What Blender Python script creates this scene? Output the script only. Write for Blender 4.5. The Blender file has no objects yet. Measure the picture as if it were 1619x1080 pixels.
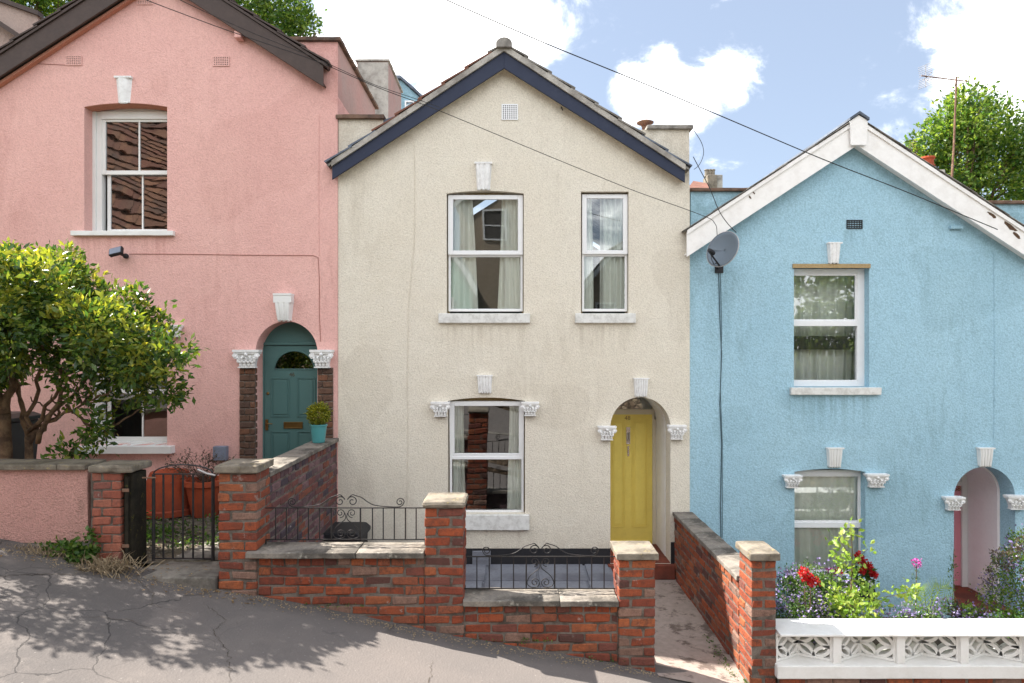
import bpy, math, random
import numpy as np
from mathutils import Vector, Matrix
from mathutils.geometry import tessellate_polygon
R = random.Random(7)
SC = bpy.context.scene
COL = SC.collection

# ------------------------------------------------------------------ camera
F = 1079.0                    # focal length in photo pixels (24 mm lens)
EYE_X, EYE_Y = 809.5, 555.0   # where the level line of sight meets the photo
cam_d = bpy.data.cameras.new('camera')
cam_d.lens = 24.0
cam_d.sensor_width = 36.0
cam_d.shift_y = 15.0 / 1619.0
cam_d.clip_end = 2000.0
cam_d.clip_start = 0.05
cam = bpy.data.objects.new('camera', cam_d)
cam.rotation_euler = (math.radians(90), 0, 0)
COL.objects.link(cam)
SC.camera = cam

# ------------------------------------------------------------------ sun and sky
SUN = Vector((-0.80, 0.29, 1.0)).normalized()      # towards the sun: behind the houses, from the left
SUN_EL = math.asin(SUN.z)
SUN_AZ = math.atan2(SUN.x, SUN.y)
sd = bpy.data.lights.new('sun', 'SUN')
sd.energy = 5.0
sd.angle = math.radians(0.5)
sd.color = (1.0, 0.945, 0.87)
sun = bpy.data.objects.new('sun', sd)
sun.rotation_euler = (-SUN).to_track_quat('-Z', 'Y').to_euler()
sun.location = (-20, 12, 30)
COL.objects.link(sun)

world = bpy.data.worlds.new('World')
SC.world = world
world.use_nodes = True
wt = world.node_tree
wt.nodes.clear()


def wn(t, **kw):
    n = wt.nodes.new(t)
    for k, v in kw.items():
        setattr(n, k, v)
    return n


def wmath(op, a, b=None, c=None):
    n = wn('ShaderNodeMath', operation=op)
    for i, v in enumerate((a, b, c)):
        if v is None:
            continue
        if isinstance(v, (int, float)):
            n.inputs[i].default_value = v
        else:
            wt.links.new(v, n.inputs[i])
    return n.outputs[0]


w_out = wn('ShaderNodeOutputWorld')
w_bg = wn('ShaderNodeBackground')
w_bg.inputs['Strength'].default_value = 0.15
wt.links.new(w_bg.outputs[0], w_out.inputs[0])
sky = wn('ShaderNodeTexSky', sky_type='NISHITA', sun_disc=False)
sky.sun_elevation = SUN_EL
sky.sun_rotation = SUN_AZ
sky.air_density = 1.0
sky.dust_density = 1.2
sky.ozone_density = 1.5
tc = wn('ShaderNodeTexCoord')
nz = wn('ShaderNodeTexNoise')
nz.inputs['Scale'].default_value = 7.0
nz.inputs['Detail'].default_value = 12.0
nz.inputs['Roughness'].default_value = 0.62
nz.inputs['Distortion'].default_value = 0.4
mp = wn('ShaderNodeMapping')
mp.inputs['Scale'].default_value = (1, 1, 1.35)
wt.links.new(tc.outputs['Generated'], mp.inputs[0])
wt.links.new(mp.outputs[0], nz.inputs['Vector'])


def sky_dir(px, py):
    return Vector((px - EYE_X, F, EYE_Y - py)).normalized()


# cumulus banks: direction, angular radius; extra ones added behind the camera to light facades
banks = [(sky_dir(560, 10), .17), (sky_dir(700, 50), .18), (sky_dir(770, 20), .10), (sky_dir(600, 110), .15), (sky_dir(480, 90), .12),
         (sky_dir(660, 190), .12), (sky_dir(1140, 125), .065), (sky_dir(1020, 150), .07), (sky_dir(1080, 175), .08), (sky_dir(1045, 115), .045),
         (sky_dir(1605, 40), .11), (sky_dir(1550, 95), .06), (sky_dir(1660, 170), .09), (sky_dir(330, -250), .28),
         (sky_dir(1900, 100), .15), (Vector((-.8, .2, .5)), .3), (Vector((.7, -.5, .45)), .3), (Vector((-.3, -.9, .4)), .35),
         (Vector((.1, -.5, .85)), .35), (Vector((-.6, -.6, .3)), .35), (Vector((.9, .2, .3)), .3), (Vector((.3, -.9, .25)), .4),
         (Vector((-.2, -.8, .7)), .4), (Vector((.6, -.3, .75)), .35), (Vector((-.55, -.35, .7)), .35), (Vector((0, 0, 1)), .25), (Vector((-.9, -.35, .2)), .35), (Vector((.5, -.8, .6)), .4), (Vector((-.7, -.6, .8)), .35), (Vector((.15, -.9, .5)), .35)]
acc = None
for c, r in banks:
    c = Vector(c).normalized()
    vm = wn('ShaderNodeVectorMath', operation='DISTANCE')
    vm.inputs[1].default_value = c
    wt.links.new(tc.outputs['Generated'], vm.inputs[0])
    mr = wn('ShaderNodeMapRange', interpolation_type='SMOOTHSTEP')
    mr.inputs['From Min'].default_value = r * 1.25
    mr.inputs['From Max'].default_value = r * 0.1
    wt.links.new(vm.outputs['Value'], mr.inputs['Value'])
    acc = mr.outputs[0] if acc is None else wmath('MAXIMUM', acc, mr.outputs[0])
nz_c = wmath('SUBTRACT', nz.outputs['Fac'], 0.5)
dens = wmath('MULTIPLY_ADD', nz_c, 4.0, acc)
mr = wn('ShaderNodeMapRange', interpolation_type='SMOOTHSTEP')
mr.inputs['From Min'].default_value = 0.22
mr.inputs['From Max'].default_value = 1.15
wt.links.new(dens, mr.inputs['Value'])
cover = wmath('MULTIPLY', wmath('POWER', mr.outputs[0], 1.5), 0.95)
# a little veil over the blue
nz2 = wn('ShaderNodeTexNoise')
nz2.inputs['Scale'].default_value = 3.0
nz2.inputs['Detail'].default_value = 5.0
wt.links.new(tc.outputs['Generated'], nz2.inputs['Vector'])
shade = wn('ShaderNodeMapRange')
shade.inputs['From Min'].default_value = .3
shade.inputs['From Max'].default_value = .7
shade.inputs['To Min'].default_value = .80
shade.inputs['To Max'].default_value = 1.05
wt.links.new(nz2.outputs['Fac'], shade.inputs['Value'])
cc = wn('ShaderNodeVectorMath', operation='SCALE')
cc.inputs[0].default_value = (9.5, 9.4, 9.3)
wt.links.new(shade.outputs[0], cc.inputs['Scale'])
veil = wn('ShaderNodeMix', data_type='RGBA')
veil.inputs[0].default_value = 0.75
veil.inputs[7].default_value = (1.10, 1.25, 1.50, 1)
wt.links.new(sky.outputs[0], veil.inputs[6])
mx = wn('ShaderNodeMix', data_type='RGBA')
wt.links.new(cover, mx.inputs[0])
wt.links.new(veil.outputs[2], mx.inputs[6])
wt.links.new(cc.outputs[0], mx.inputs[7])
wt.links.new(mx.outputs[2], w_bg.inputs['Color'])

SC.view_settings.view_transform = 'Standard'
SC.view_settings.look = 'None'
SC.view_settings.exposure = 1.53
SC.view_settings.gamma = 1.0
SC.view_settings.use_curve_mapping = False
SC.render.engine = 'CYCLES'
SC.cycles.max_bounces = 8
SC.cycles.transparent_max_bounces = 12


# ------------------------------------------------------------------ helpers
def at(px, py, d):
    """point seen at photo pixel (px, py) that stands d metres in front of the lens"""
    return Vector(((px - EYE_X) * d / F, d, (EYE_Y - py) * d / F))


def X(px, d):
    return (px - EYE_X) * d / F


def Z(py, d):
    return (EYE_Y - py) * d / F


WLOC = {}


def ground(x):
    return -2.58 - 0.191 * x


class MB:
    def __init__(self, tf=None):
        self.v = []
        self.f = []
        self.tf = tf

    def add(self, vs, fs):
        b = len(self.v)
        self.v += [tuple(v) for v in vs]
        self.f += [tuple(b + i for i in f) for f in fs]

    def box(self, x0, x1, y0, y1, z0, z1):
        vs = [(x0, y0, z0), (x1, y0, z0), (x1, y1, z0), (x0, y1, z0), (x0, y0, z1), (x1, y0, z1), (x1, y1, z1), (x0, y1, z1)]
        self.add(vs, [(0, 3, 2, 1), (4, 5, 6, 7), (0, 1, 5, 4), (1, 2, 6, 5), (2, 3, 7, 6), (3, 0, 4, 7)])
        return self

    def prism(self, poly, y0, y1, holes=()):
        """polygon(s) in the xz plane extruded from y0 to y1"""
        loops = [list(poly)] + [list(h) for h in holes]
        flat = [p for l in loops for p in l]
        tris = tessellate_polygon([[Vector((p[0], p[1], 0)) for p in l] for l in loops])
        n = len(flat)
        vs = [(p[0], y0, p[1]) for p in flat] + [(p[0], y1, p[1]) for p in flat]
        fs = []
        for t in tris:
            a, b, c = [flat[i] for i in t]
            cr = (b[0] - a[0]) * (c[1] - a[1]) - (b[1] - a[1]) * (c[0] - a[0])
            if abs(cr) < 1e-9:
                continue
            if cr < 0:
                t = (t[0], t[2], t[1])
            fs.append(tuple(t))
            fs.append(tuple(n + i for i in reversed(t)))
        k = 0
        for li, l in enumerate(loops):
            m = len(l)
            area = sum(l[i][0] * l[(i + 1) % m][1] - l[(i + 1) % m][0] * l[i][1] for i in range(m))
            rev = (area > 0) != (li == 0)
            for i in range(m):
                a, b = k + i, k + (i + 1) % m
                q = (b, a, n + a, n + b)
                fs.append(q if not rev else tuple(reversed(q)))
            k += m
        self.add(vs, fs)
        return self

    def tube(self, pts, r, n=6, cap=True):
        pts = [Vector(p) for p in pts]
        m = len(pts)
        rs = r if isinstance(r, (list, tuple)) else [r] * m
        rings = []
        up = None
        for i, p in enumerate(pts):
            t = (pts[min(i + 1, m - 1)] - pts[max(i - 1, 0)])
            if t.length < 1e-9:
                t = Vector((0, 0, 1))
            t.normalize()
            if up is None:
                up = Vector((0, 1, 0)) if abs(t.y) < .9 else Vector((1, 0, 0))
            a = up - t * up.dot(t)
            if a.length < 1e-6:
                a = t.orthogonal()
            a.normalize()
            up = a
            b = t.cross(a)
            rings.append([p + (a * math.cos(2 * math.pi * k / n) + b * math.sin(2 * math.pi * k / n)) * rs[i] for k in range(n)])
        vs = [v for ring in rings for v in ring]
        fs = []
        for i in range(m - 1):
            for k in range(n):
                k2 = (k + 1) % n
                fs.append((i * n + k, i * n + k2, (i + 1) * n + k2, (i + 1) * n + k))
        if cap:
            fs.append(tuple(reversed(range(n))))
            fs.append(tuple((m - 1) * n + k for k in range(n)))
        self.add(vs, fs)
        return self

    def lathe(self, prof, c, n=20, sx=1, sy=1):
        vs = []
        for (r, z) in prof:
            for k in range(n):
                a = 2 * math.pi * k / n
                vs.append((c[0] + r * sx * math.cos(a), c[1] + r * sy * math.sin(a), c[2] + z))
        fs = []
        m = len(prof)
        for i in range(m - 1):
            for k in range(n):
                k2 = (k + 1) % n
                fs.append((i * n + k, i * n + k2, (i + 1) * n + k2, (i + 1) * n + k))
        fs.append(tuple(reversed(range(n))))
        fs.append(tuple((m - 1) * n + k for k in range(n)))
        self.add(vs, fs)
        return self

    def blob(self, c, rx, ry, rz, n=8, m=5):
        vs = [(c[0], c[1], c[2] - rz)]
        for i in range(1, m):
            ph = -math.pi / 2 + math.pi * i / m
            for k in range(n):
                a = 2 * math.pi * k / n
                vs.append((c[0] + rx * math.cos(ph) * math.cos(a), c[1] + ry * math.cos(ph) * math.sin(a), c[2] + rz * math.sin(ph)))
        vs.append((c[0], c[1], c[2] + rz))
        fs = []
        for k in range(n):
            fs.append((0, 1 + (k + 1) % n, 1 + k))
        for i in range(m - 2):
            for k in range(n):
                a = 1 + i * n + k
                b = 1 + i * n + (k + 1) % n
                fs.append((a, b, b + n, a + n))
        t = len(vs) - 1
        for k in range(n):
            fs.append((t, 1 + (m - 2) * n + k, 1 + (m - 2) * n + (k + 1) % n))
        self.add(vs, fs)
        return self

    def grid(self, fn, nu, nv):
        b = [fn(i / nu, j / nv) for j in range(nv + 1) for i in range(nu + 1)]
        w = nu + 1
        self.add(b, [(j * w + i, j * w + i + 1, (j + 1) * w + i + 1, (j + 1) * w + i) for j in range(nv) for i in range(nu)])
        return self

    def build(self, name, mat, parent=None, smooth=False, bevel=0.0, label=None, kind=None):
        vs = [self.tf(Vector(v)) for v in self.v] if self.tf else [Vector(v) for v in self.v]
        lo = [min(v[i] for v in vs) for i in range(3)]
        hi = [max(v[i] for v in vs) for i in range(3)]
        org = Vector(((lo[0] + hi[0]) / 2, (lo[1] + hi[1]) / 2, lo[2]))
        me = bpy.data.meshes.new(name)
        me.from_pydata([tuple(v - org) for v in vs], [], self.f)
        me.update()
        if smooth:
            me.polygons.foreach_set('use_smooth', [True] * len(me.polygons))
        me.materials.append(mat)
        return place(name, me, org, parent, bevel=bevel, label=label, kind=kind)


def place(name, me, loc, parent=None, rot=(0, 0, 0), scale=(1, 1, 1), bevel=0.0, label=None, kind=None):
    o = bpy.data.objects.new(name, me)
    COL.objects.link(o)
    loc = Vector(loc)
    if parent is not None:
        o.parent = parent
        o.location = loc - WLOC[parent.name]
    else:
        o.location = loc
    o.rotation_euler = rot
    o.scale = scale
    WLOC[o.name] = loc
    if bevel:
        m = o.modifiers.new('bevel', 'BEVEL')
        m.width = bevel
        m.segments = 2
        m.limit_method = 'ANGLE'
    if label:
        o['label'] = label
    if kind:
        o['kind'] = kind
    return o


def thing(name, loc, label, cat, group=None):
    o = bpy.data.objects.new(name, None)
    o.empty_display_size = 0.2
    COL.objects.link(o)
    o.location = loc
    WLOC[o.name] = Vector(loc)
    return tag(o, label, cat, group)


def tag(o, label, cat, group=None):
    o['label'] = label
    o['category'] = cat
    if group:
        o['group'] = group
    return o


# ------------------------------------------------------------------ materials
def lin(r, g, b):
    f = lambda c: ((c / 255 + .055) / 1.055) ** 2.4 if c > 10 else c / 255 / 12.92
    return (f(r), f(g), f(b), 1)


class Mat:
    def __init__(self, name):
        self.m = bpy.data.materials.new(name)
        self.m.use_nodes = True
        self.t = self.m.node_tree
        self.t.nodes.clear()
        self.out = self.n('ShaderNodeOutputMaterial')
        self.co = self.n('ShaderNodeTexCoord').outputs['Object']

    def n(self, t, **kw):
        n = self.t.nodes.new(t)
        for k, v in kw.items():
            setattr(n, k, v)
        return n

    def l(self, a, b):
        if isinstance(a, (int, float)):
            b.default_value = a
        elif isinstance(a, tuple):
            b.default_value = a
        else:
            self.t.links.new(a, b)

    def noise(self, scale, detail=4, rough=.55, stretch=None, vec=None, dist=0, off=None):
        n = self.n('ShaderNodeTexNoise')
        n.inputs['Scale'].default_value = scale
        n.inputs['Detail'].default_value = detail
        n.inputs['Roughness'].default_value = rough
        n.inputs['Distortion'].default_value = dist
        v = vec or self.co
        if stretch or off:
            mp = self.n('ShaderNodeMapping')
            if stretch:
                mp.inputs['Scale'].default_value = stretch
            if off:
                mp.inputs['Location'].default_value = off
            self.l(v, mp.inputs[0])
            v = mp.outputs[0]
        self.l(v, n.inputs['Vector'])
        return n.outputs['Fac']

    def vor(self, scale, feature='F1', vec=None, out='Distance'):
        n = self.n('ShaderNodeTexVoronoi', feature=feature)
        n.inputs['Scale'].default_value = scale
        self.l(vec or self.co, n.inputs['Vector'])
        return n.outputs[out]

    def rng(self, v, a, b, c=0., d=1.):
        n = self.n('ShaderNodeMapRange')
        self.l(v, n.inputs['Value'])
        for k, x in zip(('From Min', 'From Max', 'To Min', 'To Max'), (a, b, c, d)):
            n.inputs[k].default_value = x
        return n.outputs[0]

    def math(self, op, a, b=0.):
        n = self.n('ShaderNodeMath', operation=op)
        self.l(a, n.inputs[0])
        self.l(b, n.inputs[1])
        return n.outputs[0]

    def mix(self, f, a, b, mode='MIX'):
        n = self.n('ShaderNodeMix', data_type='RGBA', blend_type=mode)
        self.l(f, n.inputs[0])
        self.l(a, n.inputs[6])
        self.l(b, n.inputs[7])
        return n.outputs[2]

    def ramp(self, v, stops, const=False):
        n = self.n('ShaderNodeValToRGB')
        if const:
            n.color_ramp.interpolation = 'CONSTANT'
        e = n.color_ramp.elements
        while len(e) < len(stops):
            e.new(0.5)
        for i, (p, c) in enumerate(stops):
            e[i].position = p
            e[i].color = c
        self.l(v, n.inputs[0])
        return n.outputs[0]

    def bump(self, h, strength=.3, dist=.01, nrm=None):
        n = self.n('ShaderNodeBump')
        n.inputs['Strength'].default_value = strength
        n.inputs['Distance'].default_value = dist
        self.l(h, n.inputs['Height'])
        if nrm is not None:
            self.l(nrm, n.inputs['Normal'])
        return n.outputs[0]

    def pbr(self, col, rough=.8, nrm=None, metal=0., spec=.4):
        b = self.n('ShaderNodeBsdfPrincipled')
        self.l(col, b.inputs['Base Color'])
        self.l(rough, b.inputs['Roughness'])
        b.inputs['Metallic'].default_value = metal
        b.inputs['Specular IOR Level'].default_value = spec
        if nrm is not None:
            self.l(nrm, b.inputs['Normal'])
        self.l(b.outputs[0], self.out.inputs[0])
        return self.m


def sc(c, k):
    return (min(c[0] * k, 1), min(c[1] * k, 1), min(c[2] * k, 1), 1)


def stucco(name, c, c2, stain, stain_amt=.3, grain=60, speck=.16, bstr=.5, streaks=(), gable=None, damp=None):
    m = Mat(name)
    big = m.noise(0.9, 4, .6)
    col = m.mix(m.rng(big, .38, .66), c, c2)
    med = m.noise(6, 5, .65)
    col = m.mix(m.rng(med, .35, .7, 0, .35), col, sc(c2, .88))
    st = m.noise(2.2, 7, .72, stretch=(1.7, 1, .38))
    st2 = m.noise(0.7, 2, .5, off=(3, 0, 7))
    stm = m.math('MULTIPLY', m.rng(st, .50, .74, 0, 1), m.rng(st2, .45, .68, 0, stain_amt))
    col = m.mix(stm, col, stain)
    if streaks or gable or damp:
        pos = m.n('ShaderNodeNewGeometry').outputs['Position']
        sp_ = m.n('ShaderNodeSeparateXYZ')
        m.l(pos, sp_.inputs[0])
        px_, pz_ = sp_.outputs[0], sp_.outputs[2]
        drip = m.noise(1, 5, .65, stretch=(16, 1, .9), vec=pos)
        blot = m.noise(5, 6, .7, vec=pos)
        tot = None
        for (xc, z0, w, ln) in streaks:
            a = m.rng(m.math('ABSOLUTE', m.math('SUBTRACT', px_, xc)), w / 2, w / 2 - .05, 0, 1)
            b = m.math('MULTIPLY', m.rng(pz_, z0, z0 - .01, 0, 1), m.rng(pz_, z0 - ln, z0, 0, 1))
            q = m.math('MULTIPLY', m.math('MULTIPLY', a, b), m.rng(drip, .45, .62, 0, .75))
            tot = q if tot is None else m.math('MAXIMUM', tot, q)
        if gable:
            ax, az, k, wd = gable
            d = m.math('SUBTRACT', m.math('SUBTRACT', az, m.math('MULTIPLY', m.math('ABSOLUTE', m.math('SUBTRACT', px_, ax)), k)), pz_)
            q = m.math('MULTIPLY', m.rng(d, wd, .02, 0, 1), m.rng(blot, .36, .62, 0, .8))
            tot = q if tot is None else m.math('MAXIMUM', tot, q)
        if damp:
            z0, hgt = damp
            q = m.math('MULTIPLY', m.rng(pz_, z0 + hgt, z0, 0, 1), m.rng(blot, .35, .65, 0, .6))
            tot = q if tot is None else m.math('MAXIMUM', tot, q)
        col = m.mix(m.math('MULTIPLY', tot, .48), col, sc(stain, 1.1))
        rep = m.rng(m.noise(.55, 1, .4, vec=pos, off=(3, 0, 9)), .60, .605, 0, .10)
        col = m.mix(rep, col, stain)
    v = m.vor(grain)
    g = m.noise(grain * .7, 3, .7)
    gg = m.math('ADD', m.math('MULTIPLY', v, .6), g)
    col = m.mix(m.rng(gg, .45, 1.1, 0, speck * 2), col, sc(stain, .7))
    h = m.math('ADD', m.math('MULTIPLY', gg, -1.0), m.math('MULTIPLY', m.noise(4.5, 4), 1.5))
    # pits and chips
    pit = m.rng(m.noise(5, 8, .75, off=(9, 2, 4)), .735, .76)
    col = m.mix(m.math('MULTIPLY', pit, .5), col, sc(stain, .6))
    return m.pbr(col, .93, m.bump(h, bstr, .012), spec=.15)


def paint(name, c, rough=.5, dirt=(.25, .22, .17, 1), amt=.35, bstr=.12, scale=5, spec=.4):
    m = Mat(name)
    n1 = m.noise(scale, 6, .7)
    n2 = m.noise(scale * 7, 4, .6)
    col = m.mix(m.rng(n1, .45, .8, 0, amt), c, dirt)
    col = m.mix(m.rng(n2, .5, .8, 0, amt * .5), col, sc(c, .75))
    return m.pbr(col, m.rng(n1, .3, .7, rough - .08, rough + .12), m.bump(n2, bstr, .004), spec=spec)


def stone(name, c, c2, dark, rough=.92, scale=9, bstr=.5, lichen=None):
    m = Mat(name)
    n1 = m.noise(scale, 8, .7)
    n2 = m.noise(scale * 9, 4, .7)
    n3 = m.noise(scale * .45, 4, .65)
    col = m.mix(m.rng(n1, .35, .65), c, c2)
    col = m.mix(m.rng(n3, .44, .62, 0, .8), col, dark)
    col = m.mix(m.rng(n2, .52, .75, 0, .55), col, dark)
    if lichen:
        n4 = m.noise(scale * 1.7, 5, .7, off=(5, 5, 5))
        col = m.mix(m.rng(n4, .60, .68, 0, .7), col, lichen)
    h = m.math('ADD', n2, m.math('MULTIPLY', n1, 1.2))
    return m.pbr(col, rough, m.bump(h, bstr, .012), spec=.2)


def brickmat(name, stops, dirt, dirt_amt=.6, white=.25):
    m = Mat(name)
    oi = m.n('ShaderNodeObjectInfo')
    rnd = oi.outputs['Random']
    base = m.ramp(rnd, stops, True)
    comb = m.n('ShaderNodeCombineXYZ')
    m.l(m.math('MULTIPLY', rnd, 37.), comb.inputs[0])
    m.l(m.math('MULTIPLY', rnd, 91.), comb.inputs[1])
    add = m.n('ShaderNodeVectorMath', operation='ADD')
    m.l(m.co, add.inputs[0])
    m.l(comb.outputs[0], add.inputs[1])
    v = add.outputs[0]
    n1 = m.noise(17, 8, .75, vec=v)
    n2 = m.noise(70, 4, .7, vec=v)
    r2 = m.math('FRACT', m.math('MULTIPLY', rnd, 17.3))
    base = m.mix(m.rng(n1, .3, .7, 0, .6), base, m.mix(1., base, (.55, .5, .52, 1), 'MULTIPLY'))
    dm = m.math('MULTIPLY', m.rng(n1, .47, .66), m.rng(r2, 0, 1, .1, dirt_amt))
    col = m.mix(dm, base, dirt)
    wm = m.math('MULTIPLY', m.rng(m.noise(9, 6, .75, vec=v, off=(4, 4, 4)), .60, .70), m.rng(m.math('FRACT', m.math('MULTIPLY', rnd, 7.7)), .5, 1, 0, white * 3))
    col = m.mix(wm, col, (.52, .47, .42, 1))
    soot = m.noise(2.6, 4, .65, vec=m.n('ShaderNodeNewGeometry').outputs['Position'])
    col = m.mix(m.rng(soot, .42, .68, .03, .38), col, dirt)
    col = m.mix(m.rng(n2, .50, .75, 0, .55), col, sc(dirt, .8))
    return m.pbr(col, .9, m.bump(m.math('ADD', n1, m.math('MULTIPLY', n2, .6)), .8, .016), spec=.2)


def leafmat(name, stops, trans=.35, rough=.42):
    m = Mat(name)
    g = m.n('ShaderNodeNewGeometry')
    col = m.ramp(g.outputs['Random Per Island'], stops)
    cl = m.noise(3.0, 3, .6)
    col = m.mix(m.rng(cl, .4, .65, 0, .45), col, stops[0][1])
    b = m.n('ShaderNodeBsdfPrincipled')
    m.l(col, b.inputs['Base Color'])
    b.inputs['Roughness'].default_value = rough
    b.inputs['Specular IOR Level'].default_value = .45
    t = m.n('ShaderNodeBsdfTranslucent')
    m.l(m.mix(1., col, (1.5, 1.5, .7, 1), 'MULTIPLY'), t.inputs[0])
    s = m.n('ShaderNodeMixShader')
    s.inputs[0].default_value = trans
    m.l(b.outputs[0], s.inputs[1])
    m.l(t.outputs[0], s.inputs[2])
    m.l(s.outputs[0], m.out.inputs[0])
    return m.m


def glassmat(name, refl=.30, wob=0.):
    m = Mat(name)
    tr = m.n('ShaderNodeBsdfTransparent')
    tr.inputs[0].default_value = (.94, .97, .95, 1)
    gl = m.n('ShaderNodeBsdfGlossy')
    gl.inputs['Roughness'].default_value = 0.01
    gl.inputs['Color'].default_value = (.93, .97, 1, 1)
    if wob:
        m.l(m.bump(m.noise(3.0, 2), wob, .01), gl.inputs['Normal'])
    fr = m.n('ShaderNodeFresnel')
    fr.inputs[0].default_value = 1.5
    f = m.rng(fr.outputs[0], 0, 1, refl - .04, 1)
    s = m.n('ShaderNodeMixShader')
    m.l(f, s.inputs[0])
    m.l(tr.outputs[0], s.inputs[1])
    m.l(gl.outputs[0], s.inputs[2])
    m.l(s.outputs[0], m.out.inputs[0])
    return m.m


def plain(name, c, rough=.6, metal=0., spec=.4, var=.25, scale=12):
    m = Mat(name)
    n = m.noise(scale, 5, .65)
    col = m.mix(m.rng(n, .35, .7, 0, 1), c, sc(c, 1 - var))
    return m.pbr(col, rough, m.bump(n, .1, .004), metal=metal, spec=spec)


M = {}
M['cream'] = stucco('cream_render', (.85, .80, .69, 1), (.82, .76, .64, 1), (.33, .27, .20, 1), .4, streaks=((-.36, .33, 1.15, .5), (1.2, .33, .75, .45), (-.33, -2.33, 1.1, .35)), gable=(-.1, 3.6, .64, .14), damp=(-2.6, .5))
M['pink'] = stucco('pink_render', (.86, .53, .475, 1), (.82, .485, .44, 1), (.42, .18, .15, 1), .5, speck=.14, streaks=((-5.05, 1.48, 1.3, .55),), gable=(-4.59, 4.8, .65, .12), damp=(-2.0, .5))
M['blue'] = stucco('blue_render', (.45, .68, .80, 1), (.41, .64, .77, 1), (.11, .20, .22, 1), .55, grain=50, speck=.17, streaks=((4.15, -.58, 1.15, .6), (4.25, -3.0, 1.0, .3), (4.46, 1.58, .3, .3)), gable=(4.37, 2.62, .655, .26), damp=(-3.4, .7))
M['pinkwall'] = stucco('pink_garden_render', (.68, .38, .33, 1), (.6, .32, .28, 1), (.17, .13, .10, 1), .95, grain=75, speck=.2, bstr=.9)
M['palehouse'] = stucco('pale_render', (.55, .42, .36, 1), (.5, .4, .35, 1), (.3, .22, .2, 1), .5)
M['pinkcement'] = stucco('weathered_pink_cement', (.40, .31, .28, 1), (.50, .27, .24, 1), (.2, .17, .15, 1), .8, grain=25, speck=.1)
M['cement'] = stone('grey_cement', (.42, .40, .36, 1), (.52, .49, .44, 1), (.2, .18, .16, 1), scale=5)
M['greenhouse'] = stucco('pale_green_render', (.25, .48, .36, 1), (.22, .42, .33, 1), (.1, .15, .12, 1), .4)
M['white'] = paint('white_gloss_paint', (.80, .80, .78, 1), .35, amt=.10)
M['upvc'] = paint('white_window_plastic', (.82, .83, .84, 1), .28, amt=.05, bstr=.02)
M['sill'] = paint('weathered_white_sill', (.74, .74, .71, 1), .6, (.20, .18, .14, 1), .62, .4, 11)
M['ornament'] = paint('white_plaster_ornament', (.84, .84, .83, 1), .7, (.30, .28, .24, 1), .42, .4, 16)
M['navy'] = paint('navy_gloss_board', (.009, .017, .048, 1), .5, (.04, .045, .06, 1), .3, .15)
M['brownboard'] = paint('brown_board', (.055, .036, .030, 1), .6, (.12, .09, .08, 1), .6, .4)
M['whiteboard'] = paint('peeling_white_board', (.90, .88, .85, 1), .6, (.36, .30, .24, 1), .32, .4, 4)
M['yellow'] = paint('yellow_door_paint', (.88, .72, .17, 1), .45, (.40, .30, .06, 1), .25)
M['green'] = paint('sage_green_paint', (.075, .165, .16, 1), .48, (.09, .17, .155, 1), .22)
M['pinkdoor'] = paint('pink_door_paint', (.72, .28, .34, 1), .5, amt=.1)
M['lilac'] = paint('pale_lilac_plaster', (.92, .87, .88, 1), .9, (.75, .68, .68, 1), .4, .3, 4, .1)
M['porch'] = paint('pale_porch_plaster', (.86, .86, .86, 1), .85, (.6, .57, .52, 1), .4, .3, 4, .1)
M['creamtrim'] = paint('cream_trim_paint', (.66, .60, .46, 1), .5, amt=.2)
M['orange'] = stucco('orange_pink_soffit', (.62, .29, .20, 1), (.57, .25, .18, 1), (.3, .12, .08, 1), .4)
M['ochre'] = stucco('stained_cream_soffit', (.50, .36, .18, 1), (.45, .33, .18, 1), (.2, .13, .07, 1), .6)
M['brass'] = plain('aged_brass', (.30, .20, .08, 1), .35, 1.)
M['chrome'] = plain('chrome_metal', (.6, .6, .6, 1), .2, 1.)
M['iron'] = paint('black_iron_paint', (.016, .016, .018, 1), .38, (.09, .06, .045, 1), .4, .3, 25)
M['black'] = plain('black_matt_paint', (.018, .018, .022, 1), .6)
M['dark'] = plain('dark_hollow', (.01, .01, .01, 1), .9)
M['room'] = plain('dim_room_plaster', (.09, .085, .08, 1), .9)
M['cable'] = plain('black_cable', (.012, .012, .012, 1), .5)
M['paintcable'] = plain('painted_cable', (.40, .17, .14, 1), .7)
M['bluecable'] = plain('grey_blue_cable', (.05, .09, .11, 1), .7)
M['coping'] = stone('sandstone_coping', (.225, .195, .155, 1), (.29, .255, .205, 1), (.10, .085, .065, 1), scale=11, lichen=(.42, .33, .12, 1))
M['copingdark'] = stone('blackened_coping', (.20, .18, .16, 1), (.33, .29, .24, 1), (.045, .042, .038, 1), scale=7, lichen=(.38, .36, .31, 1))
M['parapetcap'] = stone('brown_tile_coping', (.17, .10, .07, 1), (.22, .15, .11, 1), (.06, .045, .04, 1), scale=9)
M['mortar'] = stone('grey_mortar', (.17, .14, .115, 1), (.24, .205, .175, 1), (.07, .055, .045, 1), scale=14, bstr=.8)
M['concrete'] = stone('old_concrete', (.24, .22, .19, 1), (.30, .27, .23, 1), (.09, .08, .07, 1), scale=8)
M['brick'] = brickmat('orange_brick', [(0, (.42, .105, .045, 1)), (.16, (.34, .080, .038, 1)), (.32, (.46, .140, .058, 1)), (.44, (.27, .070, .042, 1)),
                                      (.55, (.38, .12, .062, 1)), (.65, (.25, .085, .062, 1)), (.76, (.39, .10, .045, 1)), (.86, (.14, .06, .05, 1)), (.93, (.33, .20, .15, 1))],
                      (.085, .055, .045, 1), .85, .4)
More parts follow.
